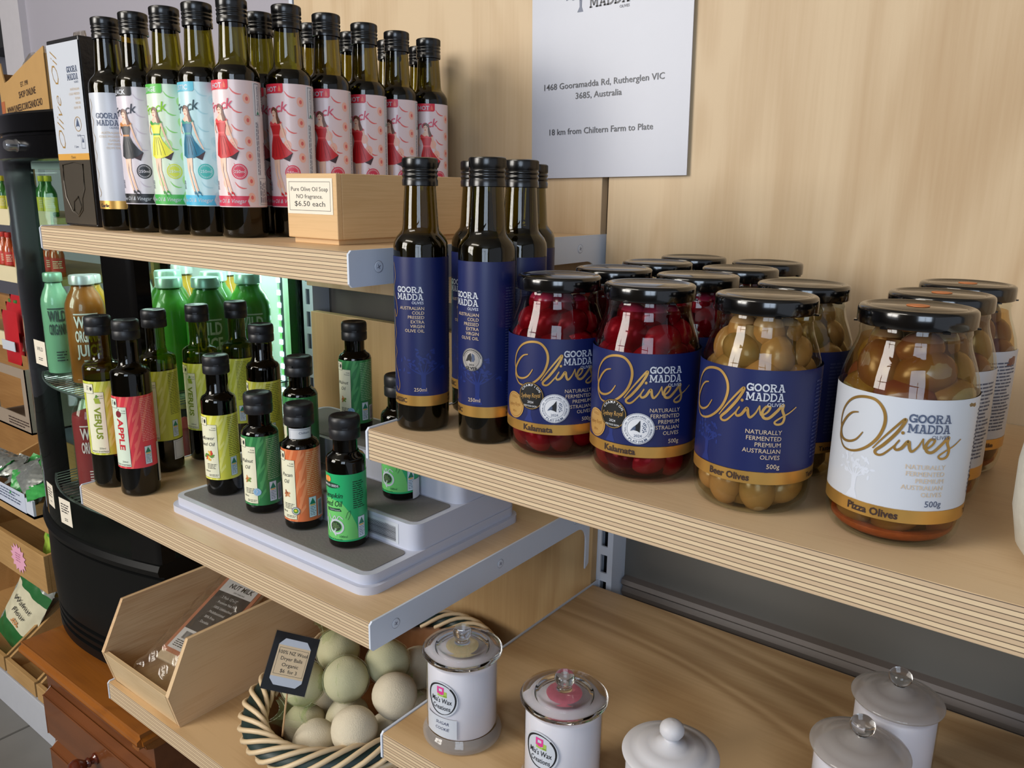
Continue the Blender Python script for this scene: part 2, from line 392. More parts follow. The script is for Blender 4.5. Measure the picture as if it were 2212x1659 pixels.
def tree(art, u, v, h, m, layer=1, seed=2):
    rd = random.Random(seed); art.poly([(u-.13*h, v), (u-.04*h, v+.16*h), (u-.05*h, v+.42*h), (u+.05*h, v+.42*h), (u+.04*h, v+.16*h), (u+.1*h, v)], m, layer)
    for a in (-62, -38, -14, 12, 36, 60):
        L = h*rd.uniform(.32, .46); r = math.radians(a); x1, y1 = u+math.sin(r)*L, v+.4*h+math.cos(r)*L
        art.stroke([(u, v+.38*h), (u+math.sin(r)*L*.5, v+.4*h+math.cos(r)*L*.35), (x1, y1)], lambda t: .035*h*(1-t)+.1, m, layer)
        for k in range(7):
            q = rd.uniform(.45, 1.25); w_ = rd.uniform(-.45, .45); art.ell(u+math.sin(r+w_)*L*q, v+.4*h+math.cos(r+w_)*L*q*.95, .045*h, .021*h, m, layer, n=8, rot=rd.uniform(0, PI))
def script_olives(art, m, layer=3, du=0, dv=0, k=1.0):
    S = lambda P: [(du+a*k, dv+b*k) for a, b in P]
    th = lambda t: (.7+1.1*math.sin(PI*min(1, t*1.02)))*k
    art.stroke(S([(-25, 61), (-29.5, 59.5), (-34, 55), (-37.6, 48), (-35.5, 42.5), (-30, 41.8), (-24.5, 44.5), (-20.6, 50)]), th, m, layer)
    art.stroke(S([(-37, 46), (-38.6, 52), (-37, 60), (-31.5, 67), (-23.9, 70.6), (-15.5, 70.6), (-10.2, 65.5), (-8.8, 58), (-11.5, 49), (-17.6, 41.5), (-25.4, 37.2), (-33.1, 37.2), (-37.6, 42.5), (-38, 47)]), th, m, layer)
    art.stroke(S([(-13.8, 42), (-8.9, 49.2), (-2.3, 58), (1.1, 62), (1.2, 60), (-2.5, 53), (-8, 45.5), (-12.1, 41), (-11.2, 38.9), (-8, 39.6), (-3.2, 45), (-.3, 49.2)]), th, m, layer)
    art.stroke(S([(-.3, 49.8), (-2.4, 45.5), (-1.4, 43.6), (1.2, 45), (4.2, 49.4), (5.2, 45.5), (6.6, 43.6), (9.6, 47), (11.6, 51.8)]), th, m, layer)
    art.ell(du+.9*k, dv+54*k, .9*k, 1.0*k, m, layer)
    art.stroke(S([(11.6, 51.8), (12, 48), (13.2, 45.6), (16.6, 48), (17.8, 51), (15.4, 51.2), (13.4, 47.6), (14.4, 44.2), (17.5, 44), (21.6, 48), (25.6, 52.6), (25.4, 49.2), (27, 44.8), (26, 41), (22.8, 40), (21.2, 41.6), (25, 44.6), (30, 47.4), (34.5, 51)]), th, m, layer)

GOLD = mat('gold_foil', '#d9a95a', .32, metal=.75, var=.12, vs=25)
GOLD2 = mat('gold_script_foil', '#d9ad62', .3, metal=.6, var=.15, vs=60)
NAVY = mat('navy_label', '#101c52', .4, var=.03, coat=.12, crough=.2)
NAVY2 = mat('navy_tree_print', '#192a6c', .4, var=.03, coat=.12, crough=.2)
LWHITE = mat('label_white', '#c3c8d1', .38, var=.01, coat=.2, crough=.2)
LGREY = mat('label_pale_grey_print', '#cdd3e4', .4, var=.01)
SLATE = mat('slate_ink', '#4a5670', .4, var=0)
TAN = mat('pale_gold_ink', '#cdb79a', .4, var=0)
BROWNK = mat('dark_brown_ink', '#33201a', .5, var=0)

# ================================================================== STRUCTURE
M_plyL = wood('pine_ply_wall', '#cbb391', '#ae8f69', 'Z', .55, figure=.42, fine=.22, rough=.5)
M_plyL2 = wood('pine_ply_wall_low', '#c9aa7c', '#a88457', 'Z', .6, figure=.4, fine=.22, off=3.1, rough=.5)
M_top = wood('maple_shelf_veneer', '#d6b992', '#c4a27a', 'X', 1.6, figure=.16, fine=.5, off=1.7)
M_pine = wood('pine_shelf_veneer', '#cfae82', '#9c774a', 'X', .55, figure=.55, fine=.2, off=5.2, rough=.38)
M_greywall = mat('grey_painted_wall', '#62605b', .3, var=.05, vs=6)
M_lav = mat('pale_grey_wall', '#aaa7b2', .6, var=.03, vs=3)
M_floor = mat('grey_floor_tile', '#75736f', .45, var=.15, vs=12)

def structure(o): o['kind'] = 'structure'; return o
FZ = -1.235
b = MB(); b.box(-5, 3.2, -3.3, 2.4, FZ-.05, FZ, M_floor); structure(b.build('floor', smooth=False))
b = MB()
for i in range(14):
    x = -4.6+i*.45; b.box(x, x+.006, -3.2, 2.2, FZ, FZ+.0008, mat('grout', '#55534f', .8))
for i in range(12): b.box(-4.8, 3.1, -3.1+i*.45, -3.094+i*.45, FZ, FZ+.0007, mat('grout'))
structure(b.build('trim_1', smooth=False))
b = MB(); b.box(-5, 3.2, -3.3, 2.4, 1.45, 1.5, mat('ceiling_paint', '#b3aca2', .7)); structure(b.build('ceiling', smooth=False))
b = MB(); b.box(-.575, 3.2, .045, .28, FZ, 1.45, M_greywall); structure(b.build('wall_back', smooth=False))
b = MB(); b.box(-2.17, -.575, .3, .42, FZ, 1.45, M_lav); b.box(-2.30, -2.17, .28, .42, FZ, 1.45, mat('white_corner', '#c9c6cc', .5)); structure(b.build('wall_back_left', smooth=False))
b = MB(); b.box(-5, -2.3, 1.9, 2.0, FZ, 1.45, mat('far_grey_wall', '#8e9096', .6)); b.box(-5, -2.3, 1.2, 1.9, .78, 1.45, mat('dark_bulkhead', '#5b5c5c', .6)); structure(b.build('wall_far', smooth=False))
# wall with windows behind the photographer
b = MB(); Mw = mat('shop_wall', '#8d8172', .6)
for x0, x1 in ((-5, -2.3), (-.8, 1.0), (2.5, 3.2)): b.box(x0, x1, -3.3, -3.2, FZ, 1.45, Mw)
for x0, x1 in ((-2.3, -.8), (1.0, 2.5)):
    b.box(x0, x1, -3.3, -3.2, FZ, -.3, Mw); b.box(x0, x1, -3.3, -3.2, 1.35, 1.45, Mw)
structure(b.build('wall_front', smooth=False))
for n, (x0, x1) in enumerate(((-2.3, -.8), (1.0, 2.5))):
    b = MB(); fm = mat('window_frame', '#3c3a38', .5)
    for x in (x0, (x0+x1)/2-.02, x1-.04): b.box(x, x+.04, -3.04, -3.0, -.3, 1.35, fm)
    for z in (-.3, .5, 1.31): b.box(x0, x1, -3.04, -3.0, z, z+.04, fm)
    structure(b.build('window_%d' % (n+1), smooth=False))
b = MB(); b.box(-5.1, -5, -3.3, 2.4, FZ, 1.45, M_lav); structure(b.build('wall_left', smooth=False))
# moulding on the grey wall under the olive shelf
b = MB(); mm = mat('taupe_moulding', '#6b625c', .45)
b.prism([(.045, -.455), (.034, -.457), (.032, -.463), (.038, -.468), (.034, -.474), (.036, -.481), (.045, -.484)], 'X', .03, 3.0, mm); structure(b.build('trim_2', ang=20))
b = MB(); b.box(.03, 3.0, .040, .045, -.90, -.484, mat('taupe_lower_wall', '#665f5a', .5)); structure(b.build('trim_3', smooth=False))

# plywood back panels (lifted off the uprights)
def panel(name, x0, x1, z0, z1, m, label):
    b = MB(); b.box(x0, x1, -.005, .009, z0, z1, m); o = b.build(name, smooth=False, bevel=.0008)
    return tag(o, label, 'back panel')
panel('plywood_backboard', -.5572, -.0018, -.105, .75, M_plyL, 'upper plywood back panel behind the pin-up label bottles')
panel('plywood_backboard', .0067, 1.60, ZM-.012, .75, M_plyL, 'tall plywood back panel behind the olive jars and the paper sheet')
panel('plywood_backboard', -.5500, .0045, ZB-.1, -.147, M_plyL2, 'lower plywood back panel behind the walnut oil bottles and basket')

def upright(x0, label):
    e = empty('shelf_upright', (x0, 0, 0), 0, label, 'shelf upright', 'slotted white uprights')
    b = MB(); D = .045; z0, z1 = -.95, .75; w_ = .026; s0 = .008; s1 = .018
    b.box(0, s0, .010, .013, z0, z1, M_white); b.box(s1, w_, .010, .013, z0, z1, M_white)
    z = z0
    while z < z1: b.box(s0, s1, .010, .013, z, z+.012, M_white); z += .038
    b.box(0, .002, .013, D, z0, z1, M_white); b.box(w_-.002, w_, .013, D, z0, z1, M_white); b.box(.002, w_-.002, .03, .032, z0, z1, M_slot_shade)  # black sheet inside the channel paints the shade seen through the slots
    b.build('slotted_channel', e, smooth=False)
    return e
upright(-.588, 'slotted white steel upright beside the fridge')
upright(.0015, 'slotted white steel upright between the two shelf bays')

# ------------------------------------------------------------------ shelves
def screw(x, y, z, sx, parent):
    b = MB(); seg = 24
    b.lathe([(0, .0006), (.0042, .0006), (.0047, .0002), (.005, 0)], M_white, seg=seg)
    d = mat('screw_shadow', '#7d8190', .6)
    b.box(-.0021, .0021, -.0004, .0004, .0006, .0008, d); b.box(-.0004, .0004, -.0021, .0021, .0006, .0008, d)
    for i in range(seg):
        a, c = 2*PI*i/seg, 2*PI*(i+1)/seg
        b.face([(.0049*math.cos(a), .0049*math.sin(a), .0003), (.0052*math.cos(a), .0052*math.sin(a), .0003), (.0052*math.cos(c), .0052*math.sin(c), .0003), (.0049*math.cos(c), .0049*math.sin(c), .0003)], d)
    b.xf(Matrix.Translation((x, y, z)) @ Matrix.Rotation(sx*PI/2, 4, 'Y') @ Matrix.Rotation(.5, 4, 'Z'))
    b.build('screw', parent)
def bracket(x, sx, yf, zt, parent, th=.0022, scr=True):
    b = MB(); y0 = yf-.001; h = T+.0015; r = .003
    P = [(y0+r, zt+.001), (y0, zt+.001-r), (y0, zt-h+r), (y0+r, zt-h)]
    P += [(-.035, zt-h)]
    for k in range(1, 7):
        a = PI/2*k/6; P.append((-.035+.022*math.sin(a), zt-h-.022*(1-math.cos(a))))
    P += [(-.013, zt-h-.062), (.004, zt-h-.050), (.014, zt-h-.048), (.014, zt+.001)]
    xs = (x, x+sx*th)
    b.prism(P, 'X', min(xs), max(xs), M_white); o = b.build('bracket', parent, smooth=False, bevel=.0005)
    if scr:
        for y in (yf+.032, yf+.195, yf+.35): screw(x+sx*th, y, zt-.014, sx, o)
    return o
def shelf(name, x0, x1, yf, zt, mtop, label, lb=True, rb=True, lscr=False):
    e = empty(name, ((x0+x1)/2, -.2, zt), 0, label, 'shelf')
    ox, oy, oz = (x0+x1)/2, -.2, zt
    b = MB(); me = ply_edge('ply_edge_'+str(round(zt, 3))+str(round(x0, 2)), 0)
    b.box(x0-ox, x1-ox, yf-oy, 0-oy-.0055, -T, 0, mtop, mtop=mtop, msides=me); bo = b.build('board', e, smooth=False, bevel=.0007)
    n = len(bpy.data.objects)
    hs = []
    if lb: hs.append(bracket(x0, -1, yf, zt, None, scr=lscr))
    if rb: hs.append(bracket(x1, 1, yf, zt, None))
    for h in hs: h.parent = e; h.location = (-ox, -oy, -oz)
    return e
XL = -.5625
shelf('plywood_shelf', XL, -.0022, -.40128, 0, M_top, 'upper plywood shelf carrying the row of pin-up label bottles')
shelf('plywood_shelf', XL, -.0022, -.39028, ZL, M_top, 'small plywood shelf carrying the nut oils and stepped white riser')
shelf('plywood_shelf', XL, -.0022, -.38464, ZB, M_pine, 'lowest plywood shelf carrying the basket and nut milk crate')
shelf('plywood_shelf', .0075, 1.60, -.39352, ZM, M_top, 'long plywood shelf carrying the olive jars')
shelf('plywood_shelf', .0085, 1.60, -.38722, ZR, M_pine, 'plywood shelf carrying the glass jar candles')

# ================================================================== BOTTLES
def dorica(kind='oil'):
    mm = lambda P: [(a*.001, b*.001) for a, b in P]
    glass = mm([(0, .6), (17, .4), (20.5, .5), (22.3, 2), (22.9, 5), (22.9, 155), (22.4, 159), (20.5, 163), (17.6, 166.3), (15.6, 169), (14.9, 173), (14.3, 183), (13.0, 203), (13.0, 207)])
    return glass
def screw_cap(z, r=.0147, h=.0225):
    b = MB(); k = r/.0147
    P = [(0, h), (.0127*k, h), (.0140*k, h-.0006), (.0147*k, h-.0016), (.0147*k, h-.0078), (.0142*k, h-.0083), (.0141*k, h-.0094), (.0147*k, h-.0102), (.0147*k, h-.0112), (.0141*k, h-.012), (.0141*k, h-.013), (.0147*k, h-.0138), (.0147*k, h-.0148), (.0142*k, h-.0156), (.0142*k, h-.017), (.0147*k, h-.0178), (.0147*k, .0004), (.0140*k, 0)]
    b.lathe([(a, c+z) for a, c in P][::-1], M_capmetal, seg=96, knurl=(len(P)-1-4, len(P)-1-3, .00055)); return b
GLASS_MESH = {}
def bottle_body(e, glass, liq, gm, lm, capb, name='bottle'):
    key = (name, gm.name, lm.name)
    if key in GLASS_MESH:
        for nm, me in GLASS_MESH[key]:
            o = bpy.data.objects.new(nm, me); C.objects.link(o); o.parent = e
        return
    b = MB(); b.lathe(glass, gm, seg=56); g = b.build('glass', e, ang=60)
    b = MB(); b.lathe(liq, lm, seg=40); l = b.build('oil', e, ang=50)
    c = capb().build('cap', e, ang=40)
    GLASS_MESH[key] = [('glass', g.data), ('oil', l.data), ('cap', c.data)]
def liquid(glass, level, d=.0009, z0=.0012):
    P = [(0, z0)]
    for r, z in glass:
        if r > .01 and z0 < z < level: P.append((r-d, z))
    P2 = [(P[1][0]-.001, z0)]+P[1:]
    P = [P[0]]+P2
    # interpolate radius at level
    for (r0, a), (r1, c) in zip(glass, glass[1:]):
        if a <= level < c: P.append((r0+(r1-r0)*(level-a)/(c-a)-d, level))
    P.append((0, level)); return P
G250 = dorica()
LABCACHE = {}
def put_label(e, key, fn, name='label'):
    if key not in LABCACHE: LABCACHE[key] = fn()
    me = LABCACHE[key]; o = bpy.data.objects.new(name, me); C.objects.link(o); o.parent = e; return o
def art_mesh(a, name='label'):
    o = a.build(name); me = o.data; bpy.data.objects.remove(o); return me

# ---- pin-up dress label
def pinup_label(base, flag, flagtxt, word, dress, accent, circle, banner, ftxt, pattern):
    def fn():
        a = Art(22.9); B = mat('lbl_'+base, base, .38, var=.02, coat=.3, crough=.15)
        fl, dr, ac, ci, ba = [mat('lbl_'+c, c, .4, var=.02) for c in (flag, dress, accent, circle, banner)]
        skin = mat('lbl_skin', '#e8bfa6', .4, var=0); hair = mat('lbl_hair', '#6b3f2c', .4, var=.2); W = mat('label_white')
        a.rect(-58, 30.5, 58, 151, B, 0)
        # pattern of fruit and curls
        pm, pm2 = pattern; P1, P2 = mat('lbl_'+pm, pm, .4, var=.1), mat('lbl_'+pm2, pm2, .4, var=.1)
        rd = random.Random(5)
        for i, v in enumerate((138, 118, 98, 84, 60, 44)):
            a.ell(27.5, v-4, 3.6, 4.8, P1, 1, rot=.2); a.ell(27.8, v-4, 1.4, 2.0, P2, 2)
        for i, v in enumerate((141, 124, 107, 90, 70, 52)):
            a.stroke([(12, v+3), (15, v-1), (19, v-3), (23, v-3)], lambda t: .3+1.2*math.sin(PI*t), P2, 1)
            if i < 2: a.stroke([(2, v-14), (5, v-16), (9, v-16)], lambda t: .3+.9*math.sin(PI*t), P2, 1)
        a.ell(8, 104, 4.5, 5, P1, 1); a.ell(13, 92, 4, 5, P1, 1); a.ell(3, 54, 4, 4.5, P1, 1)
        # flag
        a.poly([(-30, 142), (9.5, 142), (11, 143.4), (11, 151), (-30, 151)], fl, 3)
        a.text(flagtxt, 4.5, 143.6, 4.8, W, 4, 'R', bold=.02)
        if flagtxt == 'HOT': a.poly([(6, 143.6), (8.8, 143.6), (8.6, 146.5), (7.3, 149.5), (6.2, 146.5)], mat('lbl_flame', '#e9705c', .4), 4)
        a.text(word, 15.5, 125.5, 9.6, mat('lbl_'+ftxt, ftxt, .4, var=0), 4, 'R', shear=.35, bold=.012, rot=.16)
        # lady: legs, dress, arms, head, hair
        L = 5
        a.poly([(-3.6, 85), (1.2, 85), (.2, 66), (4.6, 47), (6.4, 42.5), (4.6, 42), (2.4, 48), (-2.2, 66)], skin, L)
        a.poly([(-.2, 85), (4.6, 85), (4.0, 66), (8.4, 48), (10.2, 43.5), (8.6, 43), (6, 49), (1.4, 66)], skin, L)
        a.poly([(4.2, 45.6), (6.8, 44), (8.2, 39.8), (7.6, 39.6), (6.0, 42.6), (4.4, 42)], dr if dress != '#e3dd3e' else ac, L+2)
        a.poly([(8.2, 46), (10.6, 44.6), (12.2, 41), (11.6, 40.6), (9.8, 43.6), (8.2, 43)], dr if dress != '#e3dd3e' else ac, L+2)
        a.poly([(-6.8, 80.5), (-2, 77.6), (6, 78.2), (12, 80.5), (17.8, 84.6), (13.5, 88), (8, 95), (5.0, 101.5), (-3.0, 101.5), (-5.5, 92)], dr, L+1)
        a.poly([(8, 79), (14.5, 76), (18, 84.6), (12, 80.5)], mat('lbl_underskirt', '#3a2227', .5), L)
        for k in range(4): a.stroke([(-1+1.6*k, 99), (-2.5+3.2*k, 90), (-3.6+4.4*k, 81)], .35, mat('lbl_fold_'+dress, '#7c1419' if dress == '#c41f24' else '#20303a', .5), L+2)
        a.poly([(-3.0, 101.5), (5.0, 101.5), (6.2, 108), (8.2, 113.5), (5.5, 115), (2.2, 111.8), (-2, 112), (-5.4, 114.8), (-7.6, 112.6), (-4.6, 107.4)], dr, L+1)
        a.poly([(-3.2, 100.8), (5.0, 100.8), (5.0, 102.6), (-3.2, 102.6)], ac, L+2)
        a.poly([(-7.6, 112.6), (-5.4, 115.6), (-1.5, 112.8), (1.0, 114), (3.2, 112.6), (6.6, 115.6), (8.8, 113.6), (5, 111), (1, 111.4), (-4, 110.8)], ac, L+2)
        a.poly([(-5.6, 114.6), (-1.6, 118.2), (-1.4, 120.5), (2.0, 120.5), (2.2, 118), (6.2, 114.8), (2.4, 112.4), (-2, 112.6)], skin, L)
        a.stroke([(7, 113), (9.5, 104), (12.2, 96), (16.4, 86.5)], lambda t: 2.0-.9*t, skin, L+2)
        a.stroke([(-6.6, 112.5), (-9.6, 106), (-6.8, 102)], 1.6, skin, L+2)
        a.ell(.2, 122.6, 3.0, 3.9, skin, L+2)
        a.poly([(-3.2, 124), (-2.4, 127.6), (.6, 128.8), (3.8, 126.6), (4.8, 120), (7.4, 113.4), (3.8, 112.4), (2.6, 118), (2.4, 123.5), (0, 126)], hair, L+3)
        a.ell(-1.4, 123.2, .5, .32, mat('black_ink'), L+4, n=8); a.ell(.9, 123.2, .5, .32, mat('black_ink'), L+4, n=8); a.ell(-.5, 120.4, .9, .42, mat('lbl_lips', '#b3202a', .4), L+4, n=8)
        # volume seal
        a.ell(17, 65, 7.6, 7.6, ci, 3, n=28); a.ring(17, 65, 6.4, .35, B, 4)
        a.text('250ml', 17, 63.6, 3.1, B, 5, 'C', bold=.01)
        for k in range(22):
            t = 2*PI*k/22; a.ell(17+5.4*math.cos(t), 65+5.4*math.sin(t), .5, .28, B, 4, n=6, rot=t)
        # maker mark and banner
        slab(a, 'GOORA', -21, 52, 4, 12, mat('slate_ink'), 3); slab(a, 'MADDA', -21, 47.4, 4, 12, mat('slate_ink'), 3)
        a.poly([(-30, 31.5), (25, 31.5), (23, 36.5), (25, 41.5), (-30, 41.5)], ba, 3)
        a.text('Olive Oil & Vinegar', 22, 34.6, 4.2, W, 4, 'R', shear=.25, width=38)
        # side panel
        a.rect(34.5, 31.5, 57, 150, mat('lbl_side_'+base, '#dcdfe6', .4), 1)
        a.frame(36.5, 119, 43.5, 149, .5, mat('slate_ink'), 2); a.text('Product of Australia', 41.5, 124.5, 2.6, mat('slate_ink'), 3, rot=PI/2, width=22); a.poly([(38, 120), (42, 120), (40, 123.6)], mat('lbl_aus', '#2f8a6c', .4), 3)
        a.bars(47.5, 124, 57, 147, mat('black_ink'), 2, vert=False)
        a.lines(36.5, 62, 41, 116, 2.0, mat('slate_ink'), 2, vert=True, seed=4); a.lines(48, 62, 56, 100, 1.7, mat('slate_ink'), 2, vert=True, seed=5)
        a.frame(37, 33, 56.5, 59, .3, mat('slate_ink'), 2); a.lines(38, 35, 47, 57, 2.4, mat('slate_ink'), 2, vert=True); a.lines(48, 35, 55, 57, 2.4, mat('slate_ink'), 2, vert=True)
        return art_mesh(a)
    return fn
PIN = {
 'red': pinup_label('#e4d0d1', '#d92a3f', 'HOT', 'Frock', '#c41f24', '#e0474a', '#d83a55', '#cf3350', '#d8536c', ('#f2b7a4', '#e06a66')),
 'black': pinup_label('#d6cdd6', '#1b1b1e', 'LITTLE BLACK', 'Frock', '#26272c', '#c07a34', '#1e1e22', '#15151a', '#3b3f4c', ('#cfc3cf', '#c2b4c4')),
 'green': pinup_label('#d5e6cf', '#56b947', 'VINTAGE', 'Frock', '#e3dd3e', '#3f9a3c', '#d3d840', '#46b04e', '#86c81e', ('#b9e093', '#8ed06e')),
 'teal': pinup_label('#b7dbe0', '#5cb8cf', 'RUSTIC', 'Frock', '#156c8c', '#2f9180', '#39b0a8', '#47b4d8', '#2c4a52', ('#a9d3da', '#9ccbd4')),
}
def make_pinup(kind, x, y, u, label, group=None, rz=None):
    e = empty('oil_bottle', (x, y, 0), face_cam(x, y, u, 22.9) if rz is None else rz, label, 'bottle', group)
    lv = .1655
    bottle_body(e, G250, liquid(G250, lv), M_oil_glass, M_oil, lambda: screw_cap(.2045), 'b250')
    put_label(e, kind, PIN[kind]); return e
make_pinup('black', -.3693, -.365, -19, 'dark oil bottle whose label shows a lady in a black dress')
make_pinup('green', -.3155, -.3608, -19, 'dark oil bottle whose label shows a lady in a yellow dress')
make_pinup('teal', -.2692, -.3530, -19, 'dark oil bottle whose label shows a lady in a teal dress')
G = 'red dress label bottles on the upper shelf'
r0 = make_pinup('red', -.2235, -.3440, -19, 'red dress label oil bottle at the front, its whole label in view', G)
dup(r0, (-.2026, -.2955, 0), face_cam(-.2026, -.2955, -17.8, 22.9), 'red dress label oil bottle half hidden behind the left end of the soap crate', G)
dup(r0, (-.2010, -.2460, 0), face_cam(-.2010, -.2460, -10, 22.9), 'red dress label oil bottle standing behind the price note of the soap crate', G)
dup(r0, (-.2042, -.1900, 0), face_cam(-.2042, -.1900, -11, 22.9), 'red dress label oil bottle behind the middle of the soap crate', G)
dup(r0, (-.2070, -.1371, 0), face_cam(-.2070, -.1371, -10.6, 22.9), 'red dress label oil bottle, last but one toward the wall', G)
dup(r0, (-.2068, -.0835, 0), face_cam(-.2068, -.0835, -4, 22.9), 'red dress label oil bottle farthest right, nearest the plywood wall', G)
BK = [(-.2560, -.2897, 'cap and neck of an oil bottle between the two tallest red dress bottles'), (-.2555, -.2206, 'oil bottle cap peeking left behind the third red dress bottle'), (-.2556, -.1623, 'oil bottle cap and neck showing left of the fourth red dress bottle'), (-.2561, -.1011, 'oil bottle neck showing left of the last but one red dress bottle'), (-.2548, -.0479, 'oil bottle neck showing left of the rightmost red dress bottle')]
for x, y, lb in BK: dup(r0, (x, y, 0), face_cam(x, y, -10, 22.9), lb, 'second row of oil bottles on the upper shelf')

# garlic bottle: white label with gold band
def garlic():
    a = Art(22.9); a.rect(-55, 33, 55, 148, LWHITE, 0); a.rect(-55, 24, 55, 33, GOLD, 0)
    slab(a, 'GOORA', -20, 121, 6, 24, SLATE); slab(a, 'MADDA', -20, 113.6, 6, 24, SLATE); a.text('OLIVES', 4, 110.4, 2.3, SLATE, 3, 'R')
    for i, t in enumerate(('AUSTRALIAN', 'COLD PRESSED', 'GARLIC', 'INFUSED', 'OLIVE OIL')): a.text(t, 4, 105-i*4, 2.4, TAN, 3, 'R')
    a.stroke([(-28, 142), (-25.4, 134), (-29, 126), (-25, 118), (-29, 108), (-24.5, 100), (-29, 92), (-25, 82), (-29.5, 72), (-25, 62), (-29, 52), (-24, 42), (-27, 37)], lambda t: .55, GOLD2, 3)
    a.text('Garlic', -27, 26, 4, BROWNK, 3, bold=.02); return art_mesh(a)
e = empty('oil_bottle', (-.4225, -.368, 0), face_cam(-.4225, -.368, 0, 22.9), 'oil bottle with plain white label and gold band beside the black carton', 'bottle')
bottle_body(e, G250, liquid(G250, .1655), M_oil_glass, M_oil, lambda: screw_cap(.2045), 'b250'); put_label(e, 'garlic', garlic)

# navy olive oil bottles
def navy_oil():
    a = Art(22.9); a.rect(-60, 32, 60, 148, NAVY, 0); a.rect(-60, 23, 60, 32, GOLD, 0)
    tree(a, 1, 34, 42, NAVY2, 1)
    slab(a, 'GOORA', -22.5, 119.2, 5, 24, LWHITE); slab(a, 'MADDA', -22.5, 113.2, 5.2, 24, LWHITE); a.text('OLIVES', 1.6, 110, 2.3, LGREY, 3, 'R')
    for i, t in enumerate(('AUSTRALIAN', 'COLD', 'PRESSED', 'EXTRA', 'VIRGIN', 'OLIVE OIL')): a.text(t, 2.0, 105.2-i*3.75, 2.7, TAN, 3, 'R')
    a.text('250ml', 3.4, 36, 3.2, TAN, 3, 'R'); a.text('CLASSIC', -14, 25.6, 4, BROWNK, 3, 'R', bold=.02)
    a.stroke([(-29, 143), (-26, 132), (-30, 121), (-25.4, 112), (-23.6, 103), (-26, 98), (-28.5, 104), (-28, 92), (-26, 84), (-29, 76), (-25.5, 68), (-29, 60), (-24.6, 50), (-22, 40), (-24, 34.5), (-27, 38)], lambda t: .6, GOLD2, 3)
    a.lines(24, 60, 40, 128, 2.2, mat('lbl_dim_print', '#3a3f66', .5), 2, seed=9); a.lines(26, 34, 38, 52, 2.2, mat('lbl_dim_print'), 2, seed=10)
    a.text('Batch', 26, 28.4, 2.6, BROWNK, 3); a.text('MO 24', 26, 24.4, 2.6, BROWNK, 3)
    return art_mesh(a)
def make_navy(x, y, u, label):
    e = empty('olive_oil_bottle', (x, y, ZM), face_cam(x, y, u, 22.9), label, 'bottle', 'navy label olive oil bottles')
    bottle_body(e, G250, liquid(G250, .1645), M_oil_glass, M_oil, lambda: screw_cap(.2045), 'b250')
    put_label(e, 'navy', navy_oil); return e
make_navy(.0346, -.3533, 0, 'navy label olive oil bottle standing alone at the left end of the long shelf')
bt = make_navy(.0995, -.3455, -8, 'navy label olive oil bottle with a round silver award sticker')
a = Art(22.9); SV = mat('silver_foil', '#cbc6c2', .3, metal=.6, var=.2, vs=80)
a.ell(-4, 70.6, 9.2, 9.2, SV, 6, n=32); a.ring(-4, 70.6, 9, .25, M_ink, 7); a.ring(-4, 70.6, 6.6, .2, M_ink, 7)
a.poly([(-9.2, 69), (-7, 74), (-4.6, 76), (-3.8, 72), (-4.2, 68.4), (-6, 70), (-8, 69)], M_ink, 8); a.poly([(-3.6, 76), (-1.6, 74.4), (-1, 71), (-2, 69), (-3.6, 69)], mat('slate_ink'), 8)
a.text('2024', -4, 65.6, 1.7, M_ink, 8, 'C'); a.text('SILVER', -4, 62.3, 2.6, M_ink, 8, 'C', bold=.02)
for k in range(26):
    t = .2+k*.107; a.rect(-4+7.8*math.cos(t)-.25, 70.6+7.8*math.sin(t)-.4, -4+7.8*math.cos(t)+.25, 70.6+7.8*math.sin(t)+.4, M_ink, 8)
a.build('award_sticker', bt)['label'] = 'round silver award sticker'
a = Art(22.9); a.rect(41, 131, 58, 162, M_paper, 6); a.frame(43, 134, 57, 159, .5, mat('slate_ink'), 7); a.build('price_sticker', bt)['label'] = 'white price sticker'
make_navy(.0362, -.2820, -8, 'navy label olive oil bottle glimpsed directly behind the pair, between them')
make_navy(.0925, -.2920, -28, 'navy label olive oil bottle close behind the one with the silver sticker, to its right')
make_navy(.0349, -.1960, -25, 'navy label olive oil bottle nearest the wall bracket, rightmost of the five')

# ================================================================== OLIVE JARS
JP = [(0, .8), (28, .4), (32.5, .6), (35.6, 3), (37.4, 7), (38.3, 13), (38.5, 20), (38.5, 86), (38.2, 93), (36.8, 101), (34.2, 109), (31.6, 116), (30.4, 121), (30.2, 124), (30.6, 125.4), (30.2, 127), (30, 131)]
JP = [(a*.001, b*.001) for a, b in JP]
def jar_glass_mesh():
    b = MB(); b.lathe(JP, M_jar_glass, seg=64); inner = [(r-.0028 if r > .005 else 0, z+(.004 if z < .004 else 0)) for r, z in JP]
    o = b.build('glass', ang=60); me = o.data; bpy.data.objects.remove(o); return me
def lid_mesh(dot):
    def fn():
        b = MB(); P = [(.0312, .1285), (.0322, .1290), (.0325, .1300), (.0325, .1368), (.0321, .1385), (.0308, .1395), (.0290, .1398), (.0278, .1394), (.0270, .1388), (.0262, .1388), (.0256, .1393), (0, .1393)]
        b.lathe(P, M_lid, seg=72)
        for k in range(6):
            a = 2*PI*k/6; b.box(.0318*math.cos(a)-.002, .0318*math.cos(a)+.002, .0318*math.sin(a)-.002, .0318*math.sin(a)+.002, .1282, .1292, M_lid)
        o = b.build('lid', ang=40)
        me = o.data; bpy.data.objects.remove(o); return me
    return fn
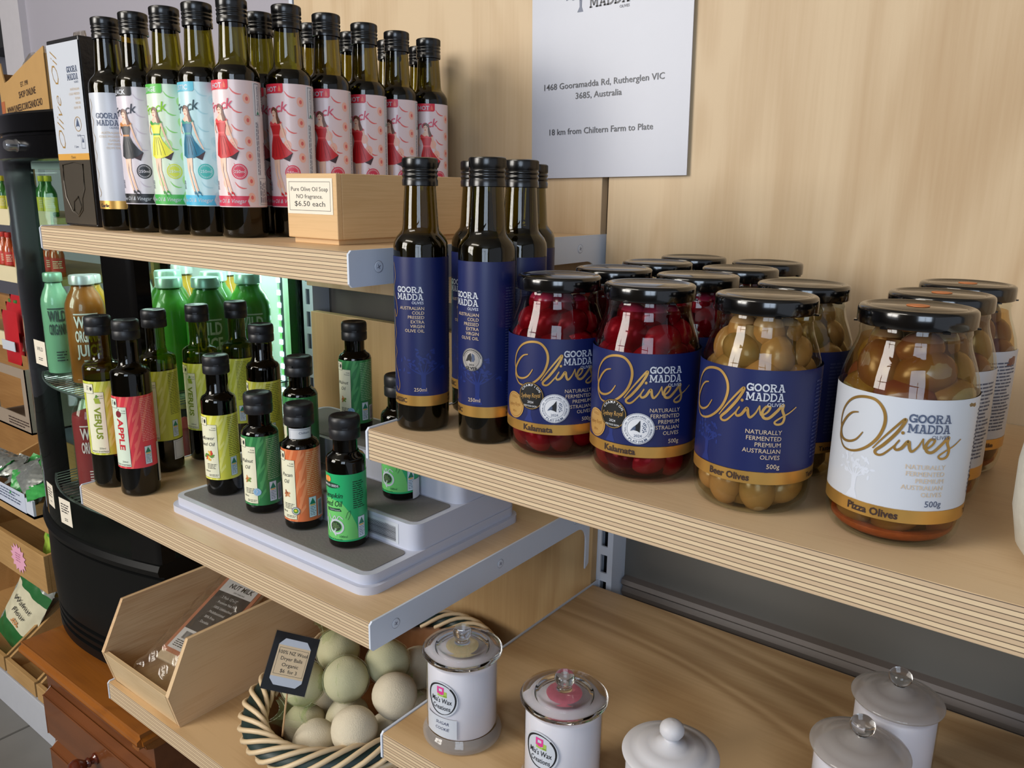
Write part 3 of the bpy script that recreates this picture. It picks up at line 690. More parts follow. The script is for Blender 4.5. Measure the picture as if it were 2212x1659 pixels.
def content(kind):
    c = {'kal': ('#43101c', .3), 'beer': ('#6a5230', .35), 'pizza': ('#4a3018', .4)}[kind]; tn = {'kal': '#d4848f', 'beer': '#f4ead4', 'pizza': '#f0dcba'}[kind]
    def fn():
        b = MB(); m = mat('brine_'+kind, c[0], c[1], var=.3, vs=60, spec=.3)
        b.lathe([(0, .003), (.024, .003), (.0275, .008), (.0275, .094), (.024, .106), (.020, .116), (.019, .121), (0, .121)], m, seg=40)
        lq = thin_glass('brine_tint_'+kind, tn, ior=1.02, rough=.2); b.lathe([(0, .0025), (.030, .0025), (.0352, .008), (.0366, .014), (.0368, .086), (.0364, .093), (.035, .101), (.0325, .109), (.0299, .116), (.0288, .121), (0, .1215)], lq, seg=48)
        if kind == 'pizza':
            s_ = mat('chilli_sediment', '#8f4a28', .5, var=.35, vs=220, bump=.5); b.lathe([(0, .0032), (.029, .0032), (.0325, .0052), (.0346, .0080), (.0345, .0096), (.033, .0105), (.028, .0095), (0, .0095)], s_, seg=48)
        o = b.build('brine', ang=50); me = o.data; bpy.data.objects.remove(o); return me
    return fn
def jar_label(kind):
    dark = kind in ('kal', 'beer')
    def fn():
        a = Art(38.5); base = NAVY if dark else LWHITE; lw = LWHITE if dark else SLATE; tn = TAN
        a.rect(-100, 8, 92, 74, base, 0); a.rect(-100, 0, 92, 8.3, GOLD, 0)
        tree(a, -23, 9, 34, NAVY2 if dark else mat('lbl_pale_tree', '#ccd2de', .4), 1, seed=4)
        script_olives(a, GOLD2 if dark else mat('gold_script_dark', '#b08a4a', .3, metal=.6, var=.2), 4)
        slab(a, 'GOORA', 3, 60.6, 5, 23, lw, 5); slab(a, 'MADDA', 3, 54.6, 5.2, 23, lw, 5); a.text('OLIVES', 26, 51.4, 2.4, lw, 5, 'R')
        for i, t in enumerate(('NATURALLY', 'FERMENTED', 'PREMIUM', 'AUSTRALIAN', 'OLIVES')): a.text(t, 26.5, 33.3-i*4.1, 2.9, tn, 3, 'R')
        a.text('500g', 27, 10.8, 3.2 if dark else 3.8, tn if dark else SLATE, 3, 'R', bold=.005)
        nm = {'kal': 'Kalamata', 'beer': 'Beer Olives', 'pizza': 'Pizza Olives'}[kind]
        a.text(nm, {'kal': -28, 'beer': -18, 'pizza': -25}[kind], 2.0, 4.6, BROWNK, 3, bold=.03, width={'kal': 24, 'beer': 27, 'pizza': 29}[kind])
        ti = mat('lbl_dim_print') if dark else mat('slate_ink')
        a.lines(52, 14, 84, 66, 2.5, ti, 2, seed=3); a.text('Tastes like', 50, 2.2, 3.4, BROWNK, 3, bold=.02)
        if kind == 'kal':
            BK_ = mat('seal_black', '#121314', .4); GS = mat('seal_gold', '#d6ab66', .35, metal=.5); SS = mat('seal_silver', '#d9dbe0', .35)
            a.ell(-38.5, 19.4, 10.4, 10.4, GS, 5, n=32); a.ring(-38.5, 19.4, 9.4, .4, mat('brown_seal', '#9a6c34', .4), 6); a.text('GOLD', -38.5, 25, 2.0, mat('brown_seal'), 6, 'C'); a.text('Sydney Royal', -38.5, 18.6, 3.0, mat('brown_seal'), 6, 'C', shear=.3, width=15, rot=.12); a.text('2024', -38.5, 13.6, 1.8, mat('brown_seal'), 6, 'C')
            a.ell(-21.8, 29.3, 10.8, 10.8, BK_, 7, n=32); a.ring(-21.8, 29.3, 10.2, .3, GS, 8)
            for k, ch in enumerate('CHAMPION'):
                t = PI*.82-k*PI*.64/7; a.text(ch, -21.8+7.6*math.cos(t), 29.3+7.6*math.sin(t), 1.9, SS, 8, 'C', rot=t-PI/2, bold=.01)
            a.text('Sydney Royal', -21.8, 28, 3.6, GS, 8, 'C', shear=.3, width=17, rot=.12); a.text('2024', -21.8, 23.6, 1.9, SS, 8, 'C'); a.text('FINE FOOD SHOW', -21.8, 20.8, 1.4, SS, 8, 'C', width=11)
            a.ell(-2.9, 21.2, 11.2, 11.2, SS, 9, n=36); a.ring(-2.9, 21.2, 10.9, .3, SLATE, 10); a.ring(-2.9, 21.2, 7.6, .2, SLATE, 10)
            for k, ch in enumerate('AUSTRALIAN INTERNATIONAL OLIVE AWARDS'):
                t = PI*1.22-k*PI*1.42/36
                if ch != ' ': a.text(ch, -2.9+8.3*math.cos(t), 21.2+8.3*math.sin(t), 1.35, SLATE, 11, 'C', rot=t-PI/2)
            for k, ch in enumerate('PLATINUM'):
                t = PI*1.30+k*PI*.40/7; a.text(ch, -2.9+10.2*math.cos(t), 21.2+10.2*math.sin(t), 1.9, SLATE, 11, 'C', rot=t+PI/2, bold=.01)
            a.text('2024', -2.9, 15.2, 2.0, SLATE, 11, 'C')
            a.poly([(-8.2, 19.4), (-6.4, 22), (-3.6, 24.6), (-1.6, 27.4), (-1.4, 23), (-1.6, 18.6), (-3.4, 19.6), (-6, 20.2)], M_ink, 11); a.poly([(-8.2, 19.4), (-6.4, 22), (-4.6, 23.4), (-4.4, 20.4), (-6, 20.2)], SLATE, 12)
            for k in range(14): a.ell(.6+(k % 3)*.9-(.4 if k % 2 else 0), 19+k*.5, .42, .42, SLATE, 11, n=8)
        return art_mesh(a)
    return fn
def olive_mesh(name, col, col2, rgh=.25):
    b = MB(); m = bpy.data.materials.new(name); m.use_nodes = True; nt = m.node_tree; p = nt.nodes['Principled BSDF']
    tc = nt.nodes.new('ShaderNodeTexCoord'); oi = nt.nodes.new('ShaderNodeObjectInfo'); nz = nt.nodes.new('ShaderNodeTexNoise'); nz.inputs['Scale'].default_value = 70; nz.inputs['Detail'].default_value = 4
    nt.links.new(tc.outputs['Object'], nz.inputs['Vector']); ad = nt.nodes.new('ShaderNodeMath'); ad.inputs[1].default_value = -.5; nt.links.new(oi.outputs['Random'], ad.inputs[0])
    a2 = nt.nodes.new('ShaderNodeMath'); a2.use_clamp = True; nt.links.new(nz.outputs['Fac'], a2.inputs[0]); nt.links.new(ad.outputs[0], a2.inputs[1])
    mx = nt.nodes.new('ShaderNodeMix'); mx.data_type = 'RGBA'; mx.inputs[6].default_value = srgb(col); mx.inputs[7].default_value = srgb(col2); nt.links.new(a2.outputs[0], mx.inputs[0]); nt.links.new(mx.outputs[2], p.inputs['Base Color'])
    p.inputs['Roughness'].default_value = rgh; p.inputs['Specular IOR Level'].default_value = .6
    MATS[name] = m
    P = []; n = 12
    for i in range(n+1):
        t = PI*i/n; r = math.sin(t)*.0118*(1+.06*math.cos(t)); P.append((max(r, 0) if 0 < i < n else 0, -math.cos(t)*.0150+(.0006 if i == n else 0)))
    b.lathe(P, m, seg=20); o = b.build('olive', ang=80); me = o.data; bpy.data.objects.remove(o); return me
OL = {'kal': olive_mesh('kalamata_olive_skin', '#a02644', '#561226'), 'beer': olive_mesh('tan_olive_skin', '#ab8258', '#867048'), 'pizza': olive_mesh('pizza_olive_skin', '#7d6b38', '#70423e')}
OLN = {'kal': 'dark red kalamata olive', 'beer': 'tan green olive', 'pizza': 'mottled olive in chilli oil'}
OLC = 0
def fill_olives(x, y, z0, kind, where, full=True, seed=0, half=2.2):
    rd = random.Random(seed); base = math.atan2(CAM.y-y, CAM.x-x)
    big = {'kal': 1.0, 'beer': 1.06, 'pizza': 1.22}[kind]; n1 = {'kal': 8, 'beer': 7, 'pizza': 6}[kind]
    rings = [(.0870, .0242, n1, 0), (.1030, .0205, n1-1, .45), (.1165, .0145, n1-2, .2)]
    if full: rings += [(.0160 if kind != 'pizza' else .0190, .0235, n1, .2)]
    lab = '%s packed in the %s' % (OLN[kind], where)
    for zz, rr, n, ph in rings:
        for k in range(n):
            a = base+ph+2*PI*k/n+rd.uniform(-.06, .06)
            d = (a-base+PI) % (2*PI)-PI
            if abs(d) > half: continue
            if zz < .05 and abs(d) > 1.7: continue
            o = bpy.data.objects.new('olive', OL[kind]); C.objects.link(o)
            o.location = (x+rr*math.cos(a), y+rr*math.sin(a), z0+zz+rd.uniform(-.0015, .0015)+(0 if zz > .05 else 0))
            tilt = rd.uniform(.6, 1.5) if rd.random() < .6 else rd.uniform(0, .5)
            o.rotation_euler = (tilt if rd.random() < .8 else 0, 0, a+PI+rd.uniform(-.5, .5)) if rr < .024 else (rd.choice((PI/2, PI/2, .3, .9)), 0, a+rd.uniform(-.4, .4))
            # keep the long axis tangent to the glass
            q = Matrix.Rotation(a, 4, 'Z') @ Matrix.Rotation(rd.uniform(0, PI), 4, 'X'); s_ = rd.uniform(.93, 1.06)*big*(1.0 if rr > .0235 else .92 if rr > .018 else .80/big**.5)
            o.matrix_world = Matrix.Translation(o.location) @ q @ Matrix.Scale(s_, 4)
            tag(o, lab, 'olive', '%s olives in the %s' % (kind if kind != 'kal' else 'kalamata', where))
def make_jar(kind, x, y, u, label, where, full=True, dz=0.0, seed=0, olives=True, group=None):
    e = empty('olive_jar', (x, y, ZM), face_cam(x, y, u, 38.5), label, 'jar', group or 'glass jars of olives')
    for nm, key, fn in (('glass', 'jarglass', jar_glass_mesh), ('lid', 'lid', lid_mesh(False)), ('brine', 'br'+kind, content(kind))): put_label(e, key, fn, nm)
    if kind == 'pizza':
        b = MB(); b.lathe([(0, .1399), (.0062, .1399), (.0064, .1395)][::-1], mat('orange_sticker', '#c8743c', .5, var=.1)); d = b.build('lid_sticker', e); d['label'] = 'round orange lid sticker'
    l = put_label(e, 'jl'+kind, jar_label(kind)); l.location.z = .0215+dz
    if olives: fill_olives(x, y, ZM, kind, where, full, seed, 2.3 if full else 1.9)
    return e
make_jar('kal', .1592, -.3300, 2, 'kalamata olive jar in front, beside the navy bottles', 'kalamata jar beside the navy bottles', seed=1)
make_jar('kal', .2390, -.3330, 0, 'kalamata olive jar in front, between another kalamata jar and the beer olives', 'kalamata jar next to the beer olives', seed=2)
make_jar('beer', .3244, -.3355, -10, 'front jar of tan olives with navy label reading Beer Olives', 'front beer olives jar', dz=.0015, seed=5)
make_jar('pizza', .4123, -.3285, 0, 'largest white label jar of pizza olives, front right with orange lid dot', 'front pizza olives jar', dz=-.0035, seed=9)
make_jar('beer', .3212, -.2519, -28, 'second beer olives jar, right behind the front one', 'second beer olives jar', full=False, seed=12)
make_jar('kal', .2371, -.2490, -20, 'kalamata jar directly behind the front one that is beside the beer olives', 'second-row kalamata jar', full=False, seed=14)
make_jar('kal', .2390, -.1665, -20, 'kalamata jar third back, its lid seen above the beer olives', 'third-row kalamata jar', full=False, seed=15, olives=False)
make_jar('kal', .2345, -.0880, -20, 'kalamata jar by the wall, the rearmost lid on the right of the kalamata block', 'rear jar', full=False, olives=False)
make_jar('kal', .1560, -.0820, -20, 'kalamata jar by the wall, the highest rearmost lid of the block', 'rear jar', full=False, olives=False)
make_jar('kal', .1580, -.1650, -20, 'kalamata jar third back in the left column, only its lid showing', 'rear jar', full=False, olives=False)
make_jar('kal', .1600, -.2480, -20, 'kalamata jar second back in the left column, beside the farthest navy bottles', 'rear jar', full=False, olives=False)
make_jar('pizza', .4106, -.2450, -34, 'middle white label jar of pizza olives, partly behind the front one', 'middle pizza olives jar', full=True, dz=-.002, seed=21)
make_jar('pizza', .4139, -.1620, -34, 'rearmost white label jar of pizza olives, nearest the plywood wall', 'rear pizza olives jar', full=True, dz=-.001, seed=22)

# speckled stoneware pot cut by the right edge of the picture
b = MB(); P = [(0, 0), (.040, 0), (.046, .003), (.054, .014), (.058, .034), (.0585, .06), (.056, .082), (.050, .096), (.046, .102), (.048, .106), (.048, .110), (.044, .110), (.042, .104), (.0, .100)]
b.lathe(P, mat('speckled_stoneware', '#c9c6bb', .45, var=.14, vs=180, bump=.3, bs=120), seg=64); o = b.build('stoneware_pot', loc=(.5330, -.3300, ZM), ang=50)
tag(o, 'speckled off-white stoneware pot cut off by the right edge of the photo', 'pot')
# ================================================================== UPPER SHELF: carton and crate
e = empty('olive_oil_carton', (-.528, -.3275, 0), 0, 'tall black olive oil carton with white front panel at the shelf end', 'carton')
KB = mat('black_leather_board', '#17171a', .34, var=.1, vs=60, bump=.5, bs=160); KF = mat('bronze_board', '#4d463c', .36, var=.15, vs=20, metal=.3)
b = MB(); b.box(-.040, .040, -.040, .040, .0005, .217, KB); b.build('box', e, smooth=False, bevel=.0015)
b = MB(); b.box(-.0395, .0395, -.0408, -.0402, .003, .079, KF)
b.tube([(-.029, -.0412, .074), (-.031, -.0412, .055), (-.029, -.0412, .035), (-.016, -.0412, .018), (-.002, -.0412, .012), (.010, -.0412, .020), (.012, -.0412, .034), (.020, -.0412, .045), (.022, -.0412, .074), (.0, -.0412, .077)], .0009, KF, closed=True, seg=6)
b.tube([(-.012, -.0412, .018), (-.010, -.0412, .03), (.002, -.0412, .036), (.008, -.0412, .024), (-.002, -.0412, .013)], .0009, KF, closed=True, seg=6); b.build('embossed_panel', e)
a = Art(None); a.rect(-39.5, 86, 39.5, 212, LWHITE, 1); a.rect(-39.5, 79, 39.5, 86.5, mat('amber_band', '#cf9a45', .4), 2)
a.text('Classic', 0, 81, 3.2, BROWNK, 3, 'C')
slab(a, 'GOORA', 6, 178, 7, 26, SLATE); slab(a, 'MADDA', 6, 169.5, 7, 26, SLATE); a.text('OLIVES', 32, 165.8, 2.4, SLATE, 3, 'R')
for i, t in enumerate(('AUSTRALIAN', 'COLD PRESSED', 'EXTRA', 'VIRGIN', 'OLIVE OIL')): a.text(t, 32, 158-i*5.2, 2.8, TAN, 3, 'R')
th = lambda t: .9
S = lambda P: [(-26+(q-47)*.62*-1+0, p*1.0) for p, q in P]
a.text('Olive Oil', -16, 93, 17, GOLD2, 3, 'L', width=112, shear=.45, rot=PI/2, bold=-.018)
a.ring(20, 120, 8.5, .8, GOLD2, 3); a.poly([(15, 117), (19, 127), (22, 122), (24, 116), (20, 118)], mat('slate_ink'), 3); a.text('SILVER', 20, 106, 2.2, mat('slate_ink'), 3, 'C')
a.frame(24, 92, 33, 107, .4, mat('slate_ink'), 3); a.poly([(26, 99), (31, 99), (28.5, 105)], mat('slate_ink'), 4); a.text('1 Litre', 6, 93, 3, mat('slate_ink'), 3)
a.build('front_label', e, loc=(0, -.0404, 0))
# bamboo soap crate
M_bam = wood('bamboo', '#d9b585', '#c59e6c', 'Y', 1.4, figure=.12, fine=.55, off=8, rough=.45)
M_bamx = wood('bamboo_end', '#d5b080', '#bf9868', 'X', 1.4, figure=.12, fine=.55, off=9, rough=.45)
e = empty('soap_crate', (-.0963, -.2700, 0), 0, 'bamboo soap crate with a price note, on the upper shelf', 'crate')
hx, hy, t_, h = .0353, .0900, .006, .0632
b = MB(); b.box(-hx+.004, hx-.004, -hy+.004, hy-.004, .0, .006, M_bamx); b.build('base', e, smooth=False, bevel=.0006)
b = MB(); b.box(-hx, hx, -hy, -hy+t_, .005, h, M_bamx); b.build('end_panel', e, smooth=False, bevel=.0008)
b = MB(); b.box(-hx, hx, hy-t_, hy, .005, h, M_bamx); b.build('end_panel', e, smooth=False, bevel=.0008)
b = MB(); b.box(hx-t_, hx, -hy+t_, hy-t_, .005, h, M_bam); b.build('side_panel', e, smooth=False, bevel=.0008)
b = MB(); b.box(-hx, -hx+t_, -hy+t_, hy-t_, .005, h, M_bam); b.build('side_panel', e, smooth=False, bevel=.0008)
a = Art(None); CR = mat('cream_note', '#e6ddcb', .5, var=.01); a.rect(-34, 27, 30, 59, CR, 1); a.frame(-31, 30, 27, 56, .35, M_ink, 2)
a.text('Pure Olive Oil Soap', -2, 47.5, 3.9, M_ink, 2, 'C', width=52); a.text('NO fragrance.', -2, 41, 3.9, M_ink, 2, 'C', width=37); a.text('$6.50 each', -2, 34, 4.8, M_ink, 2, 'C', width=43)
a.build('price_note', e, loc=(0, -hy, 0))
# laminated sheet on the wall
e = empty('paper_sign', (0, -.010, .22), 0, 'laminated white address sheet hanging on the plywood wall', 'sign'); e.rotation_euler = (0, math.radians(-1.2), 0)
b = MB(); b.box(-.1045, .1048, 0, .0012, -.1525, .15, mat('laminate_sheet', '#a9adba', .34, var=.02, coat=.1, crough=.2)); b.build('sheet', e, smooth=False)
a = Art(None); K = mat('soft_black_ink', '#2c2f38', .4, var=0)
slab(a, 'GOORA', -24, 48, 12, 52, K, 2); slab(a, 'MADDA', -24, 34.5, 12, 52, K, 2); a.text('OLIVES', 28, 29.5, 3, K, 2, 'R'); tree(a, -36, 32, 34, mat('slate_ink'), 1)
a.text('1468 Gooramadda Rd, Rutherglen VIC', -6, -50, 7.2, K, 2, 'C', width=160, bold=.008); a.text('3685, Australia', -10, -62.5, 7.2, K, 2, 'C', width=62, bold=.008)
a.text('18 km from Chiltern Farm to Plate', -8, -102, 7.2, K, 2, 'C', width=140, bold=.008); a.build('printed_text', e)
# ================================================================== LOWER SHELF BOTTLES
def pour_cap(z, r, h):
    b = MB(); P = [(r*.86, 0), (r*.97, .0004), (r, .0012), (r, h*.42), (r*.975, h*.45), (r*.975, h*.49), (r, h*.52), (r*1.0, h*.80), (r*.975, h*.93), (r*.90, h*.99), (r*.80, h), (r*.72, h-.0008), (r*.2, h-.0008), (r*.12, h-.0014), (0, h-.0014)]
    b.lathe([(a, c+z) for a, c in P], M_pour, seg=56); b.box(-.003, .003, -r*1.06, -r*.9, z+h*.5, z+h*.58, M_pour); return b
def G_nut(r, zs, zn, zt, rn=.0115):
    return [(0, .0006), (r*.75, .0004), (r*.9, .0008), (r*.985, .003), (r, .006), (r, zs), (r*.985, zs+.003), (r*.90, zs+.006), (r*.72, zs+.0085), (rn+.0012, zs+.0105), (rn, zn), (rn, zt)]
N_ = {'tall': (.0240, .160, .176, .206, 48), 'mid': (.0208, .1185, .132, .154, 0), 'small': (.0208, .0945, .1035, .121, 0)}
CAPS = {'tall': (.204, .0163, .0245), 'mid': (.1525, .0157, .0225), 'small': (.1190, .0163, .0240)}
def nut_label(kind):
    R, V0, V1 = {'verjus': (24.0, 47, 146), 'apple': (24.0, 39, 134), 'flower': (20.8, 22, 104), 'walnut': (20.8, 11.5, 95), 'pecan': (20.8, 11.5, 95), 'pumpkin': (20.8, 9.5, 84)}[kind]
    c0, c1 = {'verjus': ('#c9cf45', '#dbdf74'), 'apple': ('#d93a48', '#e8685f'), 'flower': ('#dcd84e', '#e9e67e'), 'walnut': ('#2f7e46', '#4a9a5a'), 'pecan': ('#d8703f', '#e38a5a'), 'pumpkin': ('#1fa867', '#6cc46a')}[kind]
    def fn():
        a = Art(R); hw = R*PI*.86; M0, M1 = mat('nut_'+kind, c0, .38, var=.03, coat=.2, crough=.2), mat('nutb_'+kind, c1, .38, var=.03, coat=.2, crough=.2)
        a.rect(-hw, V0, hw, V1, M0, 0); H = V1-V0; ink = mat('black_ink')
        if kind == 'pumpkin':
            a.poly([(-30, V0+2), (12, V0+2), (9, V0+18), (4, V0+30), (-6, V0+44), (-20, V0+48), (-30, V0+44)], M1, 1)
            W = LWHITE; OR = mat('pumpkin_orange', '#e07a34', .4); DG = mat('dark_green_ink', '#123d2a', .4)
            a.ell(-22, V1-6, 4, 3.4, OR, 3); a.ell(-24.6, V1-6, 2, 3, mat('pumpkin_orange2', '#ee9a4e', .4), 4); a.ell(-19.6, V1-6, 2, 3, mat('pumpkin_orange2'), 4)
            a.ell(-20, V1-12.5, 13, 3.2, DG, 3); a.text('PUMPKIN SEEDS', -8.4, V1-13.7, 2.4, W, 4, 'R', bold=.02)
            a.text('Pumpkin', -4.5, 58.5, 5.6, DG, 3, 'R', shear=.3, bold=.01, rot=.04); a.text('Seed Oil', -4.8, 49, 6.6, DG, 3, 'R', shear=.3, bold=.01, rot=.04, width=24)
            a.poly([(-24, 42.5), (-6, 43.5), (-8, 46.8), (-25, 46)], DG, 3); a.text('Cold Pressed', -8, 43.9, 1.8, W, 4, 'R')
            a.ring(-12.5, 26, 8.5, 2.0, W, 4); a.ell(-13.5, 26.5, 6.4, 5.6, mat('seed_dark', '#28402a', .5), 3)
            for k in range(16):
                t = k*2.4; rr = 1.1*math.sqrt(k); a.ell(-13.5+rr*math.cos(t), 26.5+rr*math.sin(t)*.85, 1.3, .8, mat('seed_mid', '#4e6b42', .5), 5, n=8, rot=t)
            a.stroke([(-22, 39), (-18, 33), (-14, 38), (-12, 34), (-9, 38), (-5, 35)], .9, W, 5); a.stroke([(-26, 34), (-24, 24), (-20, 18)], lambda t: 2.2-t, W, 5); a.stroke([(-13, 24), (-15, 19), (-13, 16)], 1.6, W, 5)
            a.stroke([(-2, 36), (0, 42), (3, 44), (2, 38), (0, 34)], .4, DG, 3); a.text('100ml', -1, 14, 2.6, DG, 3, 'R'); a.text('Product of Australia', -6, 11, 1.9, DG, 3, 'R')
            a.lines(6, 46, 20, 76, 2.4, DG, 3, seed=6); bu, bv, tx = 10.5, 12, W
        else:
            for k in range(9):
                x = -hw+12+k*8.5; a.poly([(x, V0), (x+3.4, V0), (x+3.4+H*.30, V1), (x+H*.30, V1)], M1, 1) if x+3.4+H*.3 < hw-2 and (x < -2 or x > 60) else None
            for k in range(5): a.poly([(-3, V0+H*(.1+.18*k)), (3.2, V0+H*(.2+.18*k)), (3.2, V0+H*(.25+.18*k)), (-3, V0+H*(.16+.18*k))], M1, 1)
            PN = mat('panel_cream_'+('g' if kind in ('apple',) else 'y'), '#d5e2cf' if kind == 'apple' else '#e4e2c6', .4)
            pr = {'verjus': -5, 'apple': -8.7, 'flower': -4.5, 'walnut': -6.2, 'pecan': -7.2}[kind]; pl = pr-25
            pt = V0+H*.86; a.rect(pl, V0+2.5, pr, pt, PN, 2); a.frame(pl, V0+2.5, pr, pt, .3, ink, 3)
            a.rect(pl-6, V0+H*.84, pr-12, V0+H*.97, PN, 4); a.frame(pl-6, V0+H*.84, pr-12, V0+H*.97, .35, ink, 5); a.ell(pr-15.2, V0+H*.905, 1.6, 2.6, ink, 5); a.lines(pr-22, V0+H*.87, pr-18, V0+H*.94, 1.6, ink, 5)
            a.text('Cold', pr-1.4, V0+H*.80, 1.8, ink, 3, 'R'); a.text('Pressed', pr-1.4, V0+H*.77, 1.8, ink, 3, 'R')
            if kind in ('verjus', 'apple'):
                vc = mat('word_'+kind, '#7e8f2a' if kind == 'verjus' else '#c52a33', .4)
                a.text('VERJUS' if kind == 'verjus' else 'APPLE', pr-13.5, V0+H*(.66 if kind == 'verjus' else .70), 8.2, vc, 4, 'L', width=H*.44, bold=.03, rot=-PI/2)
                if kind == 'verjus':
                    for k in range(9): a.ell(pr-10+(k % 3)*2.2-k*.2, V0+H*.72+(k//3)*2.2, 1.5, 1.5, mat('grape_green', '#9aad3c', .4), 4, n=12)
                    a.poly([(pr-11, V0+H*.78), (pr-6, V0+H*.80), (pr-9, V0+H*.83)], mat('leaf_green', '#5f8f35', .4), 5)
                else: a.ell(pr-11, V0+H*.76, 4, 4.4, mat('apple_dark', '#7c1f2c', .4), 4); a.stroke([(pr-11, V0+H*.80), (pr-10, V0+H*.835)], .5, ink, 5)
                a.text('250ml', pr-12, V0+8, 2.4, ink, 3); a.text('PRODUCT OF AUSTRALIA', pr-1, V0+4, 2, ink, 3, 'R', bold=.01, width=22)
            else:
                w1, w2 = {'flower': ('Sunflower', 'Seed Oil'), 'walnut': ('Walnut', 'Oil'), 'pecan': ('Pecan', 'Oil')}[kind]
                a.text(w1, pr-3, V0+H*.63, 4.6, ink, 4, 'R', shear=.3, rot=.05); a.text(w2, pr-(7 if len(w2) < 4 else 3), V0+H*.535, 4.6, ink, 4, 'R', shear=.3, rot=.05)
                rd = random.Random(3)
                cols = {'flower': ('#c43a2c', '#5d8a35', '#e6e0c0', '#e2b13c'), 'walnut': ('#c98a52', '#b8703a', '#6d8f3a'), 'pecan': ('#8a4a2a', '#a8623a', '#c98a5a')}[kind]
                for k in range(26 if kind == 'flower' else 9):
                    t = k*2.4; rr = 1.25*math.sqrt(k); a.ell(pr-12+rr*math.cos(t), V0+H*.38+rr*math.sin(t)*.9, rd.uniform(1.0, 2.6), rd.uniform(.8, 1.5), mat('food_'+cols[k % len(cols)], cols[k % len(cols)], .5), 4+k % 2, n=10, rot=t)
                a.text('100ml', pr-12, V0+H*.12, 2.4, ink, 3, 'R'); a.lines(pr-16, V0+H*.17, pr-2, V0+H*.25, 1.8, ink, 3); a.lines(pr-14, V0+4, pr-1, V0+7, 1.6, ink, 3)
                if kind == 'walnut': a.ell(pr-.5, V0+17, 4.6, 4.6, mat('blue_seal', '#7fb0d6', .4), 6, n=24); a.ring(pr-.5, V0+17, 3.9, .4, LWHITE, 7); a.stroke([(pr-2, V0+15), (pr, V0+18), (pr-2, V0+19)], .6, LWHITE, 7)
                if kind == 'pecan': a.ell(pr-1, V0+13, 4.8, 4.8, LWHITE, 6, n=24); a.ring(pr-1, V0+13, 4.6, .5, ink, 7); a.ell(pr-1, V0+13, 3, 3, mat('green_blob', '#5d8f3a', .4), 7, n=16); a.ell(pr-1, V0+13.4, 1.6, 1.2, mat('yellow_blob', '#e6cf3c', .4), 8, n=12)
            tx = ink if kind in ('verjus', 'flower') else mat('side_text_'+kind, '#e9b9ae' if kind == 'apple' else '#b8cfae' if kind == 'walnut' else '#f0c49a', .4)
            bu = {'verjus': 12, 'apple': 8, 'flower': 9, 'walnut': 7, 'pecan': 6}[kind]; bv = V0+4
            a.lines(bu-1, V0+H*.36, bu+19, V0+H*.96, 2.3, tx, 3, th=.55, seed=8)
            if kind in ('walnut', 'pecan'): a.rect(bu+11, bv-1, bu+19, bv+19, LWHITE, 3); a.bars(bu+12, bv, bu+18, bv+18, ink, 4, vert=False)
        a.rect(bu, bv, bu+9, bv+24, mat('badge_blue_white', '#cfe0ea', .4), 3); a.frame(bu, bv, bu+9, bv+24, .3, SLATE, 4)
        a.poly([(bu+.8, bv+15.4), (bu+8.2, bv+15.4), (bu+4.5, bv+22.8)], mat('badge_green', '#1f7a5c', .4), 4); a.rect(bu+1.4, bv+13.6, bu+7.6, bv+15, mat('badge_gold', '#d9a83c', .4), 4); a.lines(bu+1.2, bv+1.5, bu+8, bv+12.6, 1.9, SLATE, 4, th=.7)
        return art_mesh(a)
    return fn
def make_nut(shape, kind, x, y, z, u, label, group=None):
    r, zs, zn, zt, _ = N_[shape]; g = G_nut(r, zs, zn, zt, .0125 if shape == 'tall' else .0128)
    e = empty('nut_oil_bottle' if shape != 'tall' else 'verjus_bottle' if kind == 'verjus' else 'vinegar_bottle', (x, y, z), face_cam(x, y, u, r*1000), label, 'bottle', group)
    lv = {'tall': .148 if kind == 'verjus' else .2, 'mid': .150, 'small': .117}[shape]
    gm = thin_glass('verjus_yellow_glass', '#b9b23a') if kind == 'verjus' else M_dark_glass
    bottle_body(e, g, liquid(g, min(lv, zt-.001)), gm, M_oil2, lambda: pour_cap(*CAPS[shape]), 'n'+shape+('v' if kind == 'verjus' else ''))
    put_label(e, 'nut'+kind, nut_label(kind)); return e
vg = 'verjus bottles on the small shelf'
make_nut('tall', 'verjus', -.5395, -.3560, ZL, 3, 'verjus bottle beside the red apple bottle, on its left', vg)
ap = make_nut('tall', 'apple', -.4825, -.3490, ZL, 0, 'apple vinegar bottle with a bright red label')
a = Art(24.0); a.rect(27, 14, 37, 68, M_paper, 6); a.frame(28.2, 16, 36, 66, .3, SLATE, 7); a.build('price_sticker', ap)['label'] = 'white price sticker'
v2 = make_nut('tall', 'verjus', -.5400, -.2800, ZL, 0, 'verjus bottle right behind the red apple bottle, with a white price sticker low down', vg)
a = Art(24.0); a.rect(11, 18, 31, 46, M_paper, 6); a.frame(13, 20, 30, 44, .3, SLATE, 7); a.build('price_sticker', v2)['label'] = 'white price sticker'
make_nut('tall', 'verjus', -.5420, -.2140, ZL, -4, 'verjus bottle with its word facing out, second from the fridge side at the back', vg)
make_nut('tall', 'verjus', -.5310, -.1580, ZL, -16, 'verjus bottle standing highest in view at the back against the green drinks', vg)
Z1, Z2, Z3 = ZL+.020, ZL+.050, ZL+.0835
make_nut('mid', 'flower', -.3520, -.3090, Z1, 0, 'yellow label seed oil bottle at the front left corner of the white riser', 'yellow label seed oils')
make_nut('mid', 'flower', -.3500, -.2440, Z2, -6, 'yellow label seed oil bottle on the middle step of the riser', 'yellow label seed oils')
wg = 'green label walnut oils'
make_nut('small', 'walnut', -.2670, -.3120, Z1, 0, 'walnut oil bottle in the front row on the riser', wg)
make_nut('small', 'walnut', -.2800, -.2420, Z2, -14, 'walnut oil bottle on the middle step, mostly behind the pecan oil', wg)
